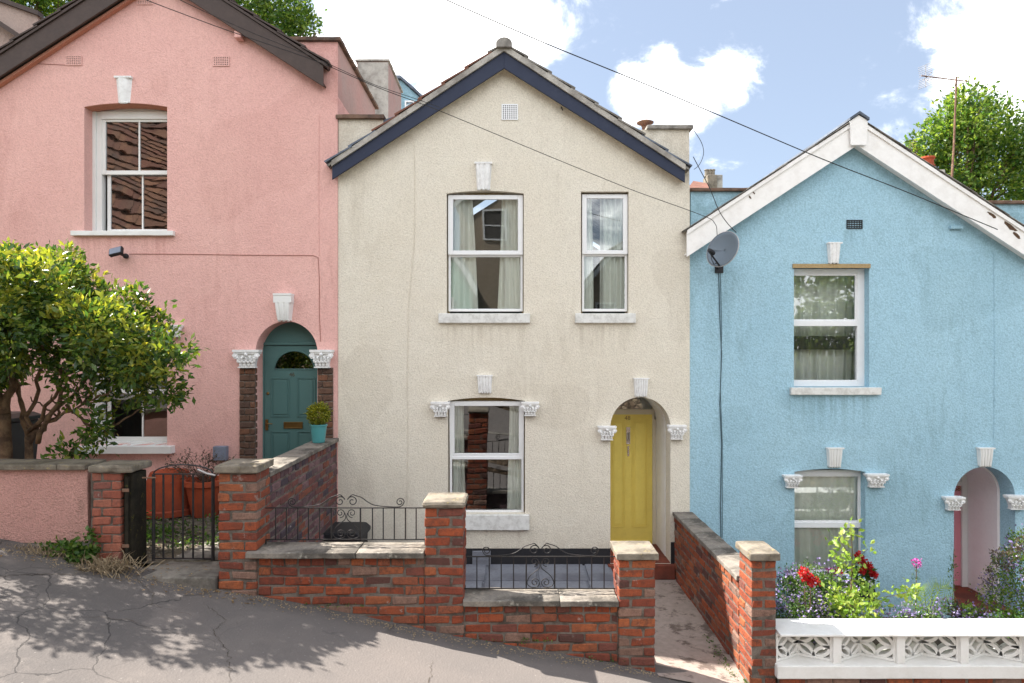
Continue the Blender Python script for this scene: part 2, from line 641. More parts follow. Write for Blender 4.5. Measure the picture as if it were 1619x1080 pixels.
M['brickpale'] = brickmat('dusty_red_brick', [(0, (.42, .14, .09, 1)), (.3, (.36, .11, .07, 1)), (.6, (.46, .17, .11, 1)), (.8, (.33, .12, .09, 1))],
                          (.12, .08, .07, 1), .6)
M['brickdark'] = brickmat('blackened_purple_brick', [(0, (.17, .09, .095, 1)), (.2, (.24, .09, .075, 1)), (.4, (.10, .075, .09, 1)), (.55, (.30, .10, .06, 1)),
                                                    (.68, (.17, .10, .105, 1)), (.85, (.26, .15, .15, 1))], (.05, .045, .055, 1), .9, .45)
M['brickbrown'] = brickmat('brown_old_brick', [(0, (.17, .095, .065, 1)), (.3, (.21, .115, .075, 1)), (.6, (.14, .085, .065, 1)), (.8, (.26, .12, .07, 1))],
                           (.07, .05, .04, 1), .7, .3)
M['tilegrey'] = stone('grey_roof_tile', (.27, .25, .23, 1), (.36, .34, .30, 1), (.12, .11, .10, 1), scale=10, lichen=(.33, .31, .24, 1))
M['tilered'] = stone('red_roof_tile', (.20, .085, .06, 1), (.25, .13, .09, 1), (.12, .06, .05, 1), scale=10)
M['lead'] = stone('lead_flashing', (.14, .17, .22, 1), (.20, .23, .28, 1), (.08, .09, .11, 1), scale=5, bstr=.15)
M['slate'] = stone('slate_paving', (.17, .18, .21, 1), (.23, .24, .27, 1), (.10, .10, .12, 1), scale=4, bstr=.25)
M['terracotta'] = stone('terracotta', (.42, .085, .035, 1), (.36, .075, .035, 1), (.24, .06, .035, 1), scale=6, bstr=.15)
M['redtile'] = stone('red_quarry_tile', (.24, .065, .04, 1), (.2, .06, .04, 1), (.1, .04, .03, 1), scale=6, bstr=.15)
M['turqpot'] = paint('turquoise_pot_glaze', (.075, .29, .30, 1), .35, (.05, .18, .18, 1), .3)
M['timber'] = stone('blackened_timber', (.022, .018, .014, 1), (.035, .03, .02, 1), (.01, .01, .008, 1), scale=10, lichen=(.10, .09, .02, 1))
M['bark'] = stone('brown_bark', (.16, .10, .06, 1), (.22, .15, .09, 1), (.06, .04, .03, 1), scale=18)
M['twig'] = plain('brown_twig', (.10, .06, .04, 1), .8)
M['straw'] = plain('dead_straw', (.38, .29, .18, 1), .9, var=.5)
M['rust'] = stone('rusty_mast', (.17, .085, .055, 1), (.30, .20, .14, 1), (.1, .05, .04, 1), scale=20)
M['alu'] = plain('dull_aluminium', (.45, .43, .42, 1), .5, .6)
M['dish'] = paint('grey_dish_enamel', (.13, .165, .20, 1), .45, (.12, .13, .13, 1), .3)
M['bin'] = plain('dark_green_plastic', (.02, .03, .03, 1), .45)
M['meter'] = plain('grey_plastic_box', (.22, .25, .32, 1), .5)
M['grime'] = stone('rotten_wood', (.16, .09, .05, 1), (.10, .06, .04, 1), (.04, .03, .02, 1), scale=20)
M['soil'] = stone('damp_soil', (.10, .075, .05, 1), (.07, .055, .04, 1), (.03, .025, .02, 1), scale=9, bstr=.8)
M['curtain'] = None
m = Mat('sheer_curtain')
c_ = m.n('ShaderNodeBsdfDiffuse')
c_.inputs[0].default_value = (.93, .95, .90, 1)
t_ = m.n('ShaderNodeBsdfTranslucent')
t_.inputs[0].default_value = (.8, .85, .78, 1)
s_ = m.n('ShaderNodeMixShader')
s_.inputs[0].default_value = .1
m.l(c_.outputs[0], s_.inputs[1])
m.l(t_.outputs[0], s_.inputs[2])
m.l(s_.outputs[0], m.out.inputs[0])
M['curtain'] = m.m

M['glass'] = glassmat('window_glass', .17)
M['oldglass'] = glassmat('wavy_window_glass', .17, .035)
M['leafy'] = leafmat('glossy_yellow_green_leaf', [(0, (.028, .065, .020, 1)), (.4, (.065, .135, .030, 1)), (.75, (.14, .22, .04, 1)), (1, (.30, .32, .05, 1))], .38, .22)
M['sunlitleaf'] = leafmat('sunlit_yellow_leaf', [(0, (.16, .22, .035, 1)), (.5, (.30, .33, .045, 1)), (1, (.50, .44, .07, 1))], .4, .3)
M['opptile'] = leafmat('mixed_roof_tile', [(0, (.26, .11, .07, 1)), (.3, (.18, .09, .065, 1)), (.6, (.36, .18, .10, 1)), (1, (.12, .08, .065, 1))], 0., .9)
M['deadleaf'] = leafmat('dead_leaf', [(0, (.12, .07, .03, 1)), (.6, (.28, .17, .07, 1)), (1, (.40, .28, .12, 1))], .2, .8)
M['treeleaf'] = leafmat('tree_leaf', [(0, (.045, .11, .03, 1)), (.45, (.12, .21, .04, 1)), (1, (.34, .40, .08, 1))], .55)
M['lime'] = leafmat('lime_leaf', [(0, (.14, .26, .035, 1)), (.5, (.26, .38, .06, 1)), (1, (.42, .46, .12, 1))], .45)
M['weed'] = leafmat('weed_leaf', [(0, (.03, .08, .015, 1)), (.6, (.08, .17, .03, 1)), (1, (.18, .24, .05, 1))], .35)
M['topiary'] = leafmat('golden_box_leaf', [(0, (.10, .14, .01, 1)), (.5, (.22, .24, .02, 1)), (1, (.38, .33, .03, 1))], .35)
M['purplef'] = leafmat('violet_petal', [(0, (.12, .09, .20, 1)), (.5, (.21, .16, .40, 1)), (1, (.40, .34, .58, 1))], .3)
M['redf'] = leafmat('red_petal', [(0, (.35, .008, .01, 1)), (1, (.62, .02, .03, 1))], .3)
M['pinkf'] = leafmat('magenta_petal', [(0, (.4, .04, .28, 1)), (1, (.55, .12, .45, 1))], .3)
M['duskleaf'] = leafmat('dull_bronze_leaf', [(0, (.05, .035, .03, 1)), (1, (.13, .10, .06, 1))], .2)

# ------------------------------------------------------------------ ground
def sheet(name, mat, x0, x1, y0, y1, zf, nx, ny, kind='structure', rough=0.0, parent=None):
    mb = MB()
    rr = random.Random(hash(name) % 1000 if False else len(name))
    mb.grid(lambda u, v: (x0 + (x1 - x0) * u, y0 + (y1 - y0) * v,
                          zf(x0 + (x1 - x0) * u, y0 + (y1 - y0) * v) + rr.uniform(-rough, rough)), nx, ny)
    return mb.build(name, mat, parent, smooth=True, kind=kind)


m = Mat('asphalt_pavement')
big = m.noise(.8, 5, .6)
col = m.mix(m.rng(big, .35, .65), (.182, .158, .143, 1), (.150, .134, .124, 1))
fine = m.noise(140, 3, .7)
ag = m.vor(55)
col = m.mix(m.rng(fine, .35, .75, 0, .4), col, (.10, .09, .085, 1))
col = m.mix(m.rng(ag, .02, .18, .35, 0), col, (.30, .27, .24, 1))
pt = m.noise(2.2, 6, .7, off=(2, 8, 0))
col = m.mix(m.rng(pt, .54, .66, 0, .3), col, (.11, .10, .095, 1))
# hairline cracks
dn = m.n('ShaderNodeTexNoise')
dn.inputs['Scale'].default_value = 3.2
dn.inputs['Detail'].default_value = 6
m.l(m.co, dn.inputs['Vector'])
va = m.n('ShaderNodeVectorMath', operation='SCALE')
m.l(dn.outputs['Color'], va.inputs[0])
va.inputs['Scale'].default_value = .28
vb = m.n('ShaderNodeVectorMath', operation='ADD')
m.l(m.co, vb.inputs[0])
m.l(va.outputs[0], vb.inputs[1])
ck = m.vor(1.15, 'DISTANCE_TO_EDGE', vb.outputs[0])
ck2 = m.vor(3.4, 'DISTANCE_TO_EDGE', vb.outputs[0])
crk = m.rng(ck, .003, .008, 1, 0)
crk2 = m.math('MULTIPLY', m.rng(ck2, .008, .022, 1, 0), m.rng(m.noise(1.1, 2, .5, off=(6, 1, 0)), .60, .66))
sx = m.n('ShaderNodeSeparateXYZ')
m.l(m.n('ShaderNodeNewGeometry').outputs['Position'], sx.inputs[0])
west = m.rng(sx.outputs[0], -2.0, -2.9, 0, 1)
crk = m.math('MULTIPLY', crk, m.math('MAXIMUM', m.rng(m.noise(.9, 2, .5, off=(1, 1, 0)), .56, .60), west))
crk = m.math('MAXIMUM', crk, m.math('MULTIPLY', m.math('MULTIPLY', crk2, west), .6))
# darker tone at the uphill end and along the wall foot, then coarse chippings
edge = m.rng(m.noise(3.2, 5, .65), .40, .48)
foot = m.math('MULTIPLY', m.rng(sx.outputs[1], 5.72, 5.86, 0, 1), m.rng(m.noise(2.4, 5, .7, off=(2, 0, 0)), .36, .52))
dark_mask = m.math('MAXIMUM', m.math('MULTIPLY', west, m.math('MULTIPLY', edge, .45)), m.math('MULTIPLY', foot, .55))
col = m.mix(dark_mask, col, (.085, .078, .076, 1))
chips = m.vor(24)
col = m.mix(m.math('MULTIPLY', m.rng(chips, .10, .20, .5, 0), m.rng(m.noise(40, 2), .5, .6)), col, (.30, .275, .255, 1))
col = m.mix(m.math('MULTIPLY', crk, .65), col, (.035, .033, .032, 1))
h = m.math('SUBTRACT', m.math('ADD', fine, m.math('MULTIPLY', ag, 1.2)), m.math('MULTIPLY', crk, 2.5))
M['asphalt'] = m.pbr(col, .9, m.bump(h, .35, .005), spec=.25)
m = Mat('yard_dirt')
n1 = m.noise(5, 7, .7)
col = m.mix(m.rng(n1, .4, .6), (.16, .13, .09, 1), (.09, .08, .06, 1))
col = m.mix(m.rng(m.noise(30, 4, .7), .5, .7), col, (.27, .24, .20, 1))
M['yard'] = m.pbr(col, .95, m.bump(n1, .6, .03), spec=.1)
m = Mat('stained_path_concrete')
n1 = m.noise(3.5, 8, .72)
col = m.mix(m.rng(m.noise(14, 6, .7), .35, .7), (.37, .30, .26, 1), (.27, .22, .19, 1))
col = m.mix(m.rng(n1, .53, .60, 0, .75), col, (.085, .06, .05, 1))
M['path'] = m.pbr(col, .85, m.bump(n1, .5, .02), spec=.25)
M['meadow'] = stone('grassy_hillside', (.05, .08, .025, 1), (.08, .10, .04, 1), (.04, .05, .02, 1), scale=1)

g = sheet('ground', M['meadow'], -120, 90, -60, 150, lambda x, y: max(-2.58 - .191 * x, -14) - .65 if x > -60 else 8.2, 60, 20)
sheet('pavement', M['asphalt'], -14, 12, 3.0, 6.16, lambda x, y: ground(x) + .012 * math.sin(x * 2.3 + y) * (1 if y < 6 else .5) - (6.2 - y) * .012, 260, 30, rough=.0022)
sheet('road', M['asphalt'], -30, 26, -1.2, 3.0, lambda x, y: ground(x) - .15, 30, 8)
kb = MB()
for i in range(28):
    xx = -14 + i * .93
    kb.add([(xx, 2.88, ground(xx) - .3), (xx + .92, 2.88, ground(xx + .92) - .3), (xx + .92, 3.0, ground(xx + .92) - .3), (xx, 3.0, ground(xx) - .3),
            (xx, 2.88, ground(xx) - .02), (xx + .92, 2.88, ground(xx + .92) - .02), (xx + .92, 3.0, ground(xx + .92) - .02), (xx, 3.0, ground(xx) - .02)],
           [(0, 3, 2, 1), (4, 5, 6, 7), (0, 1, 5, 4), (1, 2, 6, 5), (2, 3, 7, 6), (3, 0, 4, 7)])
kb.build('kerb', M['concrete'], kind='structure')
sheet('far_pavement', M['asphalt'], -30, 26, -2.6, -1.2, lambda x, y: ground(x) - .02, 30, 3)

YARD = -2.79
sheet('front_yard_paving', M['slate'], -2.26, 1.27, 6.22, 8.9, lambda x, y: YARD, 4, 4)
sheet('pink_house_yard', M['yard'], -9.0, -2.5, 6.3, 8.9, lambda x, y: -1.98 + .02 * math.sin(x * 5) * math.cos(y * 4) + (.06 if x < -6 else 0), 50, 24, rough=.008)
sheet('garden_path', M['path'], 1.27, 2.12, 5.9, 8.92, lambda x, y: (ground(x) + .012) * (1 - min((y - 5.9) / 1.2, 1)) + (-2.95) * min((y - 5.9) / 1.2, 1), 6, 20, rough=.002)
sheet('blue_house_yard', M['soil'], 2.33, 12, 6.2, 8.9, lambda x, y: -3.46 + .02 * math.sin(x * 6 + y * 3), 60, 18, rough=.01)

# separate flagstones in the front yard
fy = bpy.data.objects['front_yard_paving']
rr = random.Random(3)
for j in range(4):
    xx = -2.25
    while xx < 1.25:
        w = min(rr.uniform(.5, .72), 1.26 - xx)
        if w < .1:
            break
        y0 = 6.24 + j * .665
        mb = MB()
        e = .012
        z = YARD + .02 + rr.uniform(-.004, .004)
        mb.add([(xx, y0, YARD - .02), (xx + w - .012, y0, YARD - .02), (xx + w - .012, y0 + .65, YARD - .02), (xx, y0 + .65, YARD - .02),
                (xx + e, y0 + e, z), (xx + w - .012 - e, y0 + e, z), (xx + w - .012 - e, y0 + .65 - e, z), (xx + e, y0 + .65 - e, z)],
               [(4, 5, 6, 7), (0, 1, 5, 4), (1, 2, 6, 5), (2, 3, 7, 6), (3, 0, 4, 7)])
        mb.build('flagstone', M['slate'], fy)
        xx += w


# ------------------------------------------------------------------ bricks
BL, BD, BH = .224, .103, .0765
_bm = {}


def brick_mesh(mat, i):
    k = (mat.name, i)
    if k in _bm:
        return _bm[k]
    rr = random.Random(i * 31 + 5)
    hx, hy, hz = BL / 2, BD / 2, BH / 2
    vs, ix = [], {}
    for sx in (-1, 1):
        for sy in (-1, 1):
            for sz in (-1, 1):
                wear = rr.uniform(.0035, .009) if rr.random() < .65 else rr.uniform(.011, .018)
                base = (sx * (hx - rr.uniform(0, .002)), sy * (hy - rr.uniform(0, .003)), sz * (hz - rr.uniform(0, .003)))
                for ax in range(3):
                    p = [base[q] - (0 if q == ax else (sx, sy, sz)[q] * wear) for q in range(3)]
                    ix[(sx, sy, sz, ax)] = len(vs)
                    vs.append(p)
    fs = []
    S = (-1, 1)
    for s in S:  # faces
        fs.append([ix[(s, a, b, 0)] for a, b in ((-1, -1), (1, -1), (1, 1), (-1, 1))])
        fs.append([ix[(a, s, b, 1)] for a, b in ((-1, -1), (1, -1), (1, 1), (-1, 1))])
        fs.append([ix[(a, b, s, 2)] for a, b in ((-1, -1), (1, -1), (1, 1), (-1, 1))])
    for a in S:
        for b in S:
            fs.append([ix[(a, b, -1, 0)], ix[(a, b, 1, 0)], ix[(a, b, 1, 1)], ix[(a, b, -1, 1)]])
            fs.append([ix[(a, -1, b, 0)], ix[(a, 1, b, 0)], ix[(a, 1, b, 2)], ix[(a, -1, b, 2)]])
            fs.append([ix[(-1, a, b, 1)], ix[(1, a, b, 1)], ix[(1, a, b, 2)], ix[(-1, a, b, 2)]])
            for c in S:
                fs.append([ix[(a, b, c, 0)], ix[(a, b, c, 1)], ix[(a, b, c, 2)]])
    out = []
    for f in fs:  # outward winding
        p = [Vector(vs[q]) for q in f]
        n = (p[1] - p[0]).cross(p[2] - p[0])
        c = sum(p, Vector()) / len(p)
        out.append(tuple(f) if n.dot(c) > 0 else tuple(reversed(f)))
    me = bpy.data.meshes.new('brick')
    me.from_pydata(vs, [], out)
    me.materials.append(mat)
    _bm[k] = me
    return me


BR = random.Random(11)


def brick(parent, cx, cy, cz, ang, mat, sx=1., sy=1., sz=1.):
    o = place('brick', brick_mesh(mat, BR.randrange(8)), (cx, cy, cz), parent,
              rot=(BR.uniform(-.012, .012), BR.uniform(-.012, .012), ang + BR.uniform(-.012, .012)), scale=(sx, sy, sz))
    return o


def boxbricks(mb, cx, cy, cz, lx, ly, lz):
    e = .004
    mb.add([(cx + sx * (lx / 2), cy + sy * (ly / 2), cz + sz * (lz / 2 - e)) for sz in (-1, 1) for sx, sy in ((-1, -1), (1, -1), (1, 1), (-1, 1))],
           [(0, 3, 2, 1), (4, 5, 6, 7), (0, 1, 5, 4), (1, 2, 6, 5), (2, 3, 7, 6), (3, 0, 4, 7)])


def brick_face(parent, p0, p1, nrm, ztop, zbot, mat, ch=.0855, header_first=True, zmin=None, stuff=False, pitch=.235, header_rows=()):
    """a face of stretchers from p0 to p1 (xy), outward normal nrm; bricks lie inside the face line"""
    d = Vector((p1[0] - p0[0], p1[1] - p0[1], 0))
    L = d.length
    d.normalize()
    n = Vector((nrm[0], nrm[1], 0))
    ang = math.atan2(d.y, d.x)
    rows = int(math.ceil((ztop - zbot) / ch))
    smb = MB()
    for r in range(rows):
        zc = ztop - ch * (r + .5)
        hdr = (r == 0 and header_first) or r in header_rows
        pt = .1165 if hdr else pitch
        s = -pt / 2 if r % 2 else 0
        while s < L - .01:
            a, b = max(s, 0), min(s + pt, L)
            s += pt
            if b - a < .035:
                continue
            ln = b - a - BR.uniform(.007, .012)
            mid = (a + b) / 2
            x = p0[0] + d.x * mid
            y = p0[1] + d.y * mid
            if zmin is not None and zc + .05 < zmin(x, y):
                continue
            j = BR.uniform(-.006, .006)
            cx, cy = x - n.x * (BD / 2 + j), y - n.y * (BD / 2 + j)
            zc2 = zc + BR.uniform(-.003, .003)
            if stuff:
                if abs(d.x) > .5:
                    boxbricks(smb, cx, cy, zc2, ln, BD, BH)
                else:
                    boxbricks(smb, cx, cy, zc2, BD, ln, BH)
            else:
                brick(parent, cx, cy, zc2, ang, mat, sx=ln / BL, sz=BR.uniform(.94, 1.03))
    if stuff and smb.v:
        smb.build('back_bricks', mat, parent, kind='stuff')


def pinwheel_pier(parent, x0, x1, y0, y1, ztop, zbot, mat, ch=.0855):
    w = x1 - x0
    L, H = w * .655, w * .31
    rows = int(math.ceil((ztop - zbot) / ch))
    cx, cy = (x0 + x1) / 2, (y0 + y1) / 2
    h = w / 2
    for r in range(rows):
        zc = ztop - ch * (r + .5)
        mir = 1 if r % 2 else -1
        o1 = h - L / 2
        o2 = h - H / 2
        for k, (dx, dy, a) in enumerate(((-o1 * mir, -o2, 0), (o2 * mir, -o1, math.pi / 2), (o1 * mir, o2, 0), (-o2 * mir, o1, math.pi / 2))):
            j = BR.uniform(-.004, .004)
            brick(parent, cx + dx + j, cy + dy + j, zc + BR.uniform(-.002, .002), a, mat, sx=L / BL, sy=H / BD, sz=BR.uniform(.95, 1.03))


def small_pier(parent, x0, x1, y0, y1, ztop, zbot, mat, ch=.0855):
    rows = int(math.ceil((ztop - zbot) / ch))
    w, dep = x1 - x0, y1 - y0
    for r in range(rows):
        zc = ztop - ch * (r + .5)
        if r % 2:
            nn = 2
            dl = dep / 2
            for k in range(nn):
                brick(parent, (x0 + x1) / 2 + BR.uniform(-.003, .003), y0 + dl * (k + .5), zc, 0, mat, sx=w / BL, sy=(dl - .01) / BD, sz=BR.uniform(.95, 1.03))
        else:
            for k in range(2):
                brick(parent, x0 + w / 2 * (k + .5) + (-.003 if k == 0 else .003), (y0 + y1) / 2 + BR.uniform(-.003, .003), zc, math.pi / 2, mat,
                      sx=dep / BL, sy=(w / 2 - .008) / BD, sz=BR.uniform(.95, 1.03))


def rough_box(x0, x1, y0, y1, z0, z1, amp=.004, cell=.09, seed=1):
    rr = random.Random(seed)
    mb = MB()
    nx, ny = max(2, int((x1 - x0) / cell)), max(2, int((y1 - y0) / cell))
    jit = {}

    def J(i, j, k):
        if (i, j, k) not in jit:
            jit[(i, j, k)] = (rr.uniform(-amp, amp), rr.uniform(-amp, amp), rr.uniform(-amp, amp) * .6)
        return jit[(i, j, k)]
    idx = {}
    vs = []

    def vid(i, j, k):
        if (i, j, k) not in idx:
            q = J(i, j, k)
            idx[(i, j, k)] = len(vs)
            vs.append((x0 + (x1 - x0) * i / nx + q[0], y0 + (y1 - y0) * j / ny + q[1], (z1 if k else z0) + q[2]))
        return idx[(i, j, k)]
    fs = []
    for i in range(nx):
        for j in range(ny):
            fs.append((vid(i, j, 1), vid(i + 1, j, 1), vid(i + 1, j + 1, 1), vid(i, j + 1, 1)))
            fs.append((vid(i, j, 0), vid(i, j + 1, 0), vid(i + 1, j + 1, 0), vid(i + 1, j, 0)))
    for i in range(nx):
        fs.append((vid(i, 0, 0), vid(i + 1, 0, 0), vid(i + 1, 0, 1), vid(i, 0, 1)))
        fs.append((vid(i + 1, ny, 0), vid(i, ny, 0), vid(i, ny, 1), vid(i + 1, ny, 1)))
    for j in range(ny):
        fs.append((vid(0, j + 1, 0), vid(0, j, 0), vid(0, j, 1), vid(0, j + 1, 1)))
        fs.append((vid(nx, j, 0), vid(nx, j + 1, 0), vid(nx, j + 1, 1), vid(nx, j, 1)))
    mb.add(vs, fs)
    return mb


# ------------------------------------------------------------------ house builder parts
def arch_pts(x0, x1, zb, zs, rise, n=12):
    """opening outline: bottom-left, bottom-right, then over a segmental or round head"""
    pts = [(x0, zb), (x1, zb)]
    if rise <= .001:
        return pts + [(x1, zs), (x0, zs)]
    c = (x0 + x1) / 2
    hw = (x1 - x0) / 2
    if abs(rise - hw) < .02:
        for i in range(n + 1):
            a = math.pi * i / n
            pts.append((c + hw * math.cos(a), zs + rise * math.sin(a)))
    else:
        rad = (hw * hw + rise * rise) / (2 * rise)
        zc = zs + rise - rad
        a0 = math.asin(hw / rad)
        for i in range(n + 1):
            a = a0 - 2 * a0 * i / n
            pts.append((c + rad * math.sin(a), zc + rad * math.cos(a)))
    return pts


def ring(mb, x0, x1, z0, z1, w, y0, y1, wt_=None, wb=None):
    wt_ = w if wt_ is None else wt_
    wb = w if wb is None else wb
    mb.box(x0, x0 + w, y0, y1, z0, z1)
    mb.box(x1 - w, x1, y0, y1, z0, z1)
    mb.box(x0 + w, x1 - w, y0, y1, z0, z0 + wb)
    mb.box(x0 + w, x1 - w, y0, y1, z1 - wt_, z1)


def pane(name, parent, x0, x1, z0, z1, y, mat=None, tf=None):
    rr = random.Random(int(x0 * 977 + z0 * 31))
    a, b = rr.uniform(-.0012, .0012), rr.uniform(-.0015, .0015)
    mb = MB(tf)
    mb.grid(lambda u, v: (x0 + (x1 - x0) * u, y + a * math.sin(u * 3.1) + b * math.sin(v * 3.1) + a * math.cos(v * 5 + u * 2), z0 + (z1 - z0) * v), 10, 10)
    return mb.build(name, mat or M['glass'], parent, smooth=True)


CURT = 'curtains behind the window panes'


def curtain(x0, x1, z0, z1, y, label, folds=7, amp=.03, seed=0, flare=0.):
    rr = random.Random(seed)
    ph = [rr.uniform(0, 6) for _ in range(3)]
    mb = MB()

    def fn(u, v):
        xx = x0 + (x1 - x0) * u + flare * (1 - v) * (u - .5)
        return (xx + .008 * math.sin(v * 3 + ph[0] + u * 5), y + amp * math.sin(u * folds * 2 * math.pi + ph[1] + .6 * math.sin(v * 2.2 + ph[0])) + amp * .5 * math.sin(u * folds * 3.7 + ph[2]), z0 + (z1 - z0) * v)
    mb.grid(fn, folds * 8, 6)
    o = mb.build('curtain', M['curtain'], None, smooth=True)
    tag(o, label, 'curtain', CURT)
    return o


def sill(parent, x0, x1, z0, z1, y0, y1, mat=None, seed=1):
    return rough_box(x0, x1, y0, y1, z0, z1, amp=.0025, cell=.06, seed=seed).build('sill', mat or M['sill'], parent, bevel=.006)


def keystone(parent, x0, x1, z0, z1, y, taper=.78, flutes=5, cap=.22, mat=None, dep=.06):
    mb = MB()
    w = x1 - x0
    c = (x0 + x1) / 2
    h = z1 - z0
    mb.box(x0 - .003, x1 + .003, y - dep - .006, y + .01, z1 - h * .07, z1)
    if cap:
        mb.box(x0, x1, y - dep, y + .01, z1 - h * cap, z1 - h * .07)
    zt = z1 - h * (cap or .07)
    n = flutes * 4

    def fn(u, v):
        ww = w * (taper + (1 - taper) * v) * .96
        d = dep * (.62 + .34 * v + .08 * math.sin(v * math.pi))
        gr = .006 * (1 if (u * n) % 4 < 2.1 else -1)
        return (c + (u - .5) * ww, y - d - gr if 0 < u < 1 else y, z0 + (zt - z0) * v)
    mb.grid(fn, n, 6)
    # underside
    ww = w * taper * .96
    mb.add([(c - ww / 2, y, z0), (c + ww / 2, y, z0), (c + ww / 2, y - dep * .47, z0 + .001), (c - ww / 2, y - dep * .47, z0 + .001)], [(0, 1, 2, 3)])
    for k in range(flutes):
        xx = c - ww / 2 + ww * (k + .5) / flutes
        mb.blob((xx, y - dep * .42, z0 - .002), ww / flutes * .42, .018, .016, 6, 4)
    return mb.build('keystone', mat or M['ornament'], parent)


def capital(parent, x0, x1, z0, z1, y, seed=0, dep=.10):
    rr = random.Random(seed)
    mb = MB()
    w, h = x1 - x0, z1 - z0
    c = (x0 + x1) / 2
    mb.box(x0, x1, y - dep, y + .01, z1 - h * .13, z1)
    mb.box(x0 + w * .03, x1 - w * .03, y - dep * .92, y + .01, z1 - h * .22, z1 - h * .13)
    # flared bell
    rows = [(0.0, .30), (.08, .29), (.3, .31), (.55, .36), (.78, .44)]
    for (t0, w0), (t1, w1) in zip(rows, rows[1:]):
        a, b = w * w0, w * w1
        za, zb = z0 + h * t0, z0 + h * t1
        da, db = dep * (.55 + .25 * t0), dep * (.55 + .25 * t1)
        mb.add([(c - a, y - da, za), (c + a, y - da, za), (c + a, y, za), (c - a, y, za), (c - b, y - db, zb), (c + b, y - db, zb), (c + b, y, zb), (c - b, y, zb)],
               [(0, 3, 2, 1), (4, 5, 6, 7), (0, 1, 5, 4), (1, 2, 6, 5), (2, 3, 7, 6), (3, 0, 4, 7)])
    mb.box(c - w * .33, c + w * .33, y - dep * .72, y, z0, z0 + h * .07)
    # corner volutes
    for s in (-1, 1):
        vx, vz = c + s * w * .40, z1 - h * .36
        pts = [(vx + s * math.cos(a) * h * .15 * (1 - a / 16), y - dep * .86, vz + math.sin(a) * h * .15 * (1 - a / 16)) for a in [k * .6 for k in range(18)]]
        mb.tube(pts, h * .045, 5)
        mb.blob((vx, y - dep * .8, vz), h * .13, dep * .22, h * .13, 8, 5)
        mb.blob((c + s * w * .13, y - dep * .80, z1 - h * .40), h * .09, dep * .2, h * .07, 7, 4)
    # rows of curling leaves
    for row, (zz, nn, ss) in enumerate(((.20, 4, .12), (.42, 5, .11))):
        for k in range(nn):
            xx = c + (k - (nn - 1) / 2) * w * .155
            mb.blob((xx, y - dep * (.66 + .14 * row), z0 + h * zz + rr.uniform(-.003, .003)), h * ss * .75, dep * .16, h * ss * 1.3, 6, 5)
            mb.blob((xx, y - dep * (.80 + .12 * row), z0 + h * (zz + .11)), h * ss * .6, dep * .15, h * ss * .5, 6, 4)
    mb.blob((c, y - dep * .92, z1 - h * .26), h * .10, dep * .2, h * .11, 8, 5)
    return mb.build('capital', M['ornament'], parent, smooth=False)


def air_vent(parent, x0, x1, z0, z1, y, mat, nx=6, nz=5, slats=False):
    mb = MB()
    if slats:
        ring(mb, x0, x1, z0, z1, .012, y - .012, y + .01)
        n = nz
        for k in range(1, n):
            z = z0 + (z1 - z0) * k / n
            mb.box(x0 + .012, x1 - .012, y - .008, y + .01, z - .006, z + .006)
        for k in range(1, nx):
            x = x0 + (x1 - x0) * k / nx
            mb.box(x - .004, x + .004, y - .004, y + .008, z0 + .012, z1 - .012)
        v = mb.build('air_vent', mat, parent)
        MB().box(x0 + .01, x1 - .01, y + .006, y + .014, z0 + .01, z1 - .01).build('vent_shade_plate', M['dark'], v)
        return v
    holes = []
    px, pz = (x1 - x0) / (nx + .8), (z1 - z0) / (nz + .8)
    for i in range(nx):
        for j in range(nz):
            cx, cz = x0 + px * (i + .9), z0 + pz * (j + .9)
            q = min(px, pz) * .29
            holes.append([(cx - q, cz - q), (cx + q, cz - q), (cx + q, cz + q), (cx - q, cz + q)])
    mb.prism([(x0, z0), (x1, z0), (x1, z1), (x0, z1)], y - .012, y - .004, holes)
    v = mb.build('air_vent', mat, parent)
    MB().box(x0 + .005, x1 - .005, y - .0035, y - .001, z0 + .005, z1 - .005).build('vent_shade_plate', M['dark'], v)  # near-black plate stands in for the shade inside the vent holes
    return v


def letters(txt, parent, x, z, y, size, mat, depth=.003):
    cu = bpy.data.curves.new('door_number', 'FONT')
    cu.body = txt
    cu.size = size
    cu.extrude = depth
    cu.align_x = 'CENTER'
    to = bpy.data.objects.new('tmp', cu)
    COL.objects.link(to)
    bpy.context.view_layer.update()
    me = bpy.data.meshes.new_from_object(to.evaluated_get(bpy.context.evaluated_depsgraph_get()))
    bpy.data.objects.remove(to)
    me.materials.clear()
    me.materials.append(mat)
    return place('door_number', me, (x, y, z), parent, rot=(math.radians(90), 0, 0))


def soffit(house, ax, az, x0, x1, kl, kr, y0, y1, mat, t=.02, up=.03):
    for e, k in ((x0, kl), (x1, kr)):
        z = az + up - k * abs(e - ax)
        MB().prism([(ax, az + up), (e, z), (e, z + t), (ax, az + up + t)], y0, y1).build('soffit', mat, house)


def gable_wall(house, mat, x0, x1, zb, el, ax, az, er, y, t, holes, name='wall'):
    poly = [(x0, zb), (x1, zb), (x1, er), (ax, az), (x0, el)]
    mb = MB()
    mb.prism(poly, y, y + t, holes)
    return mb.build(name, mat, house)


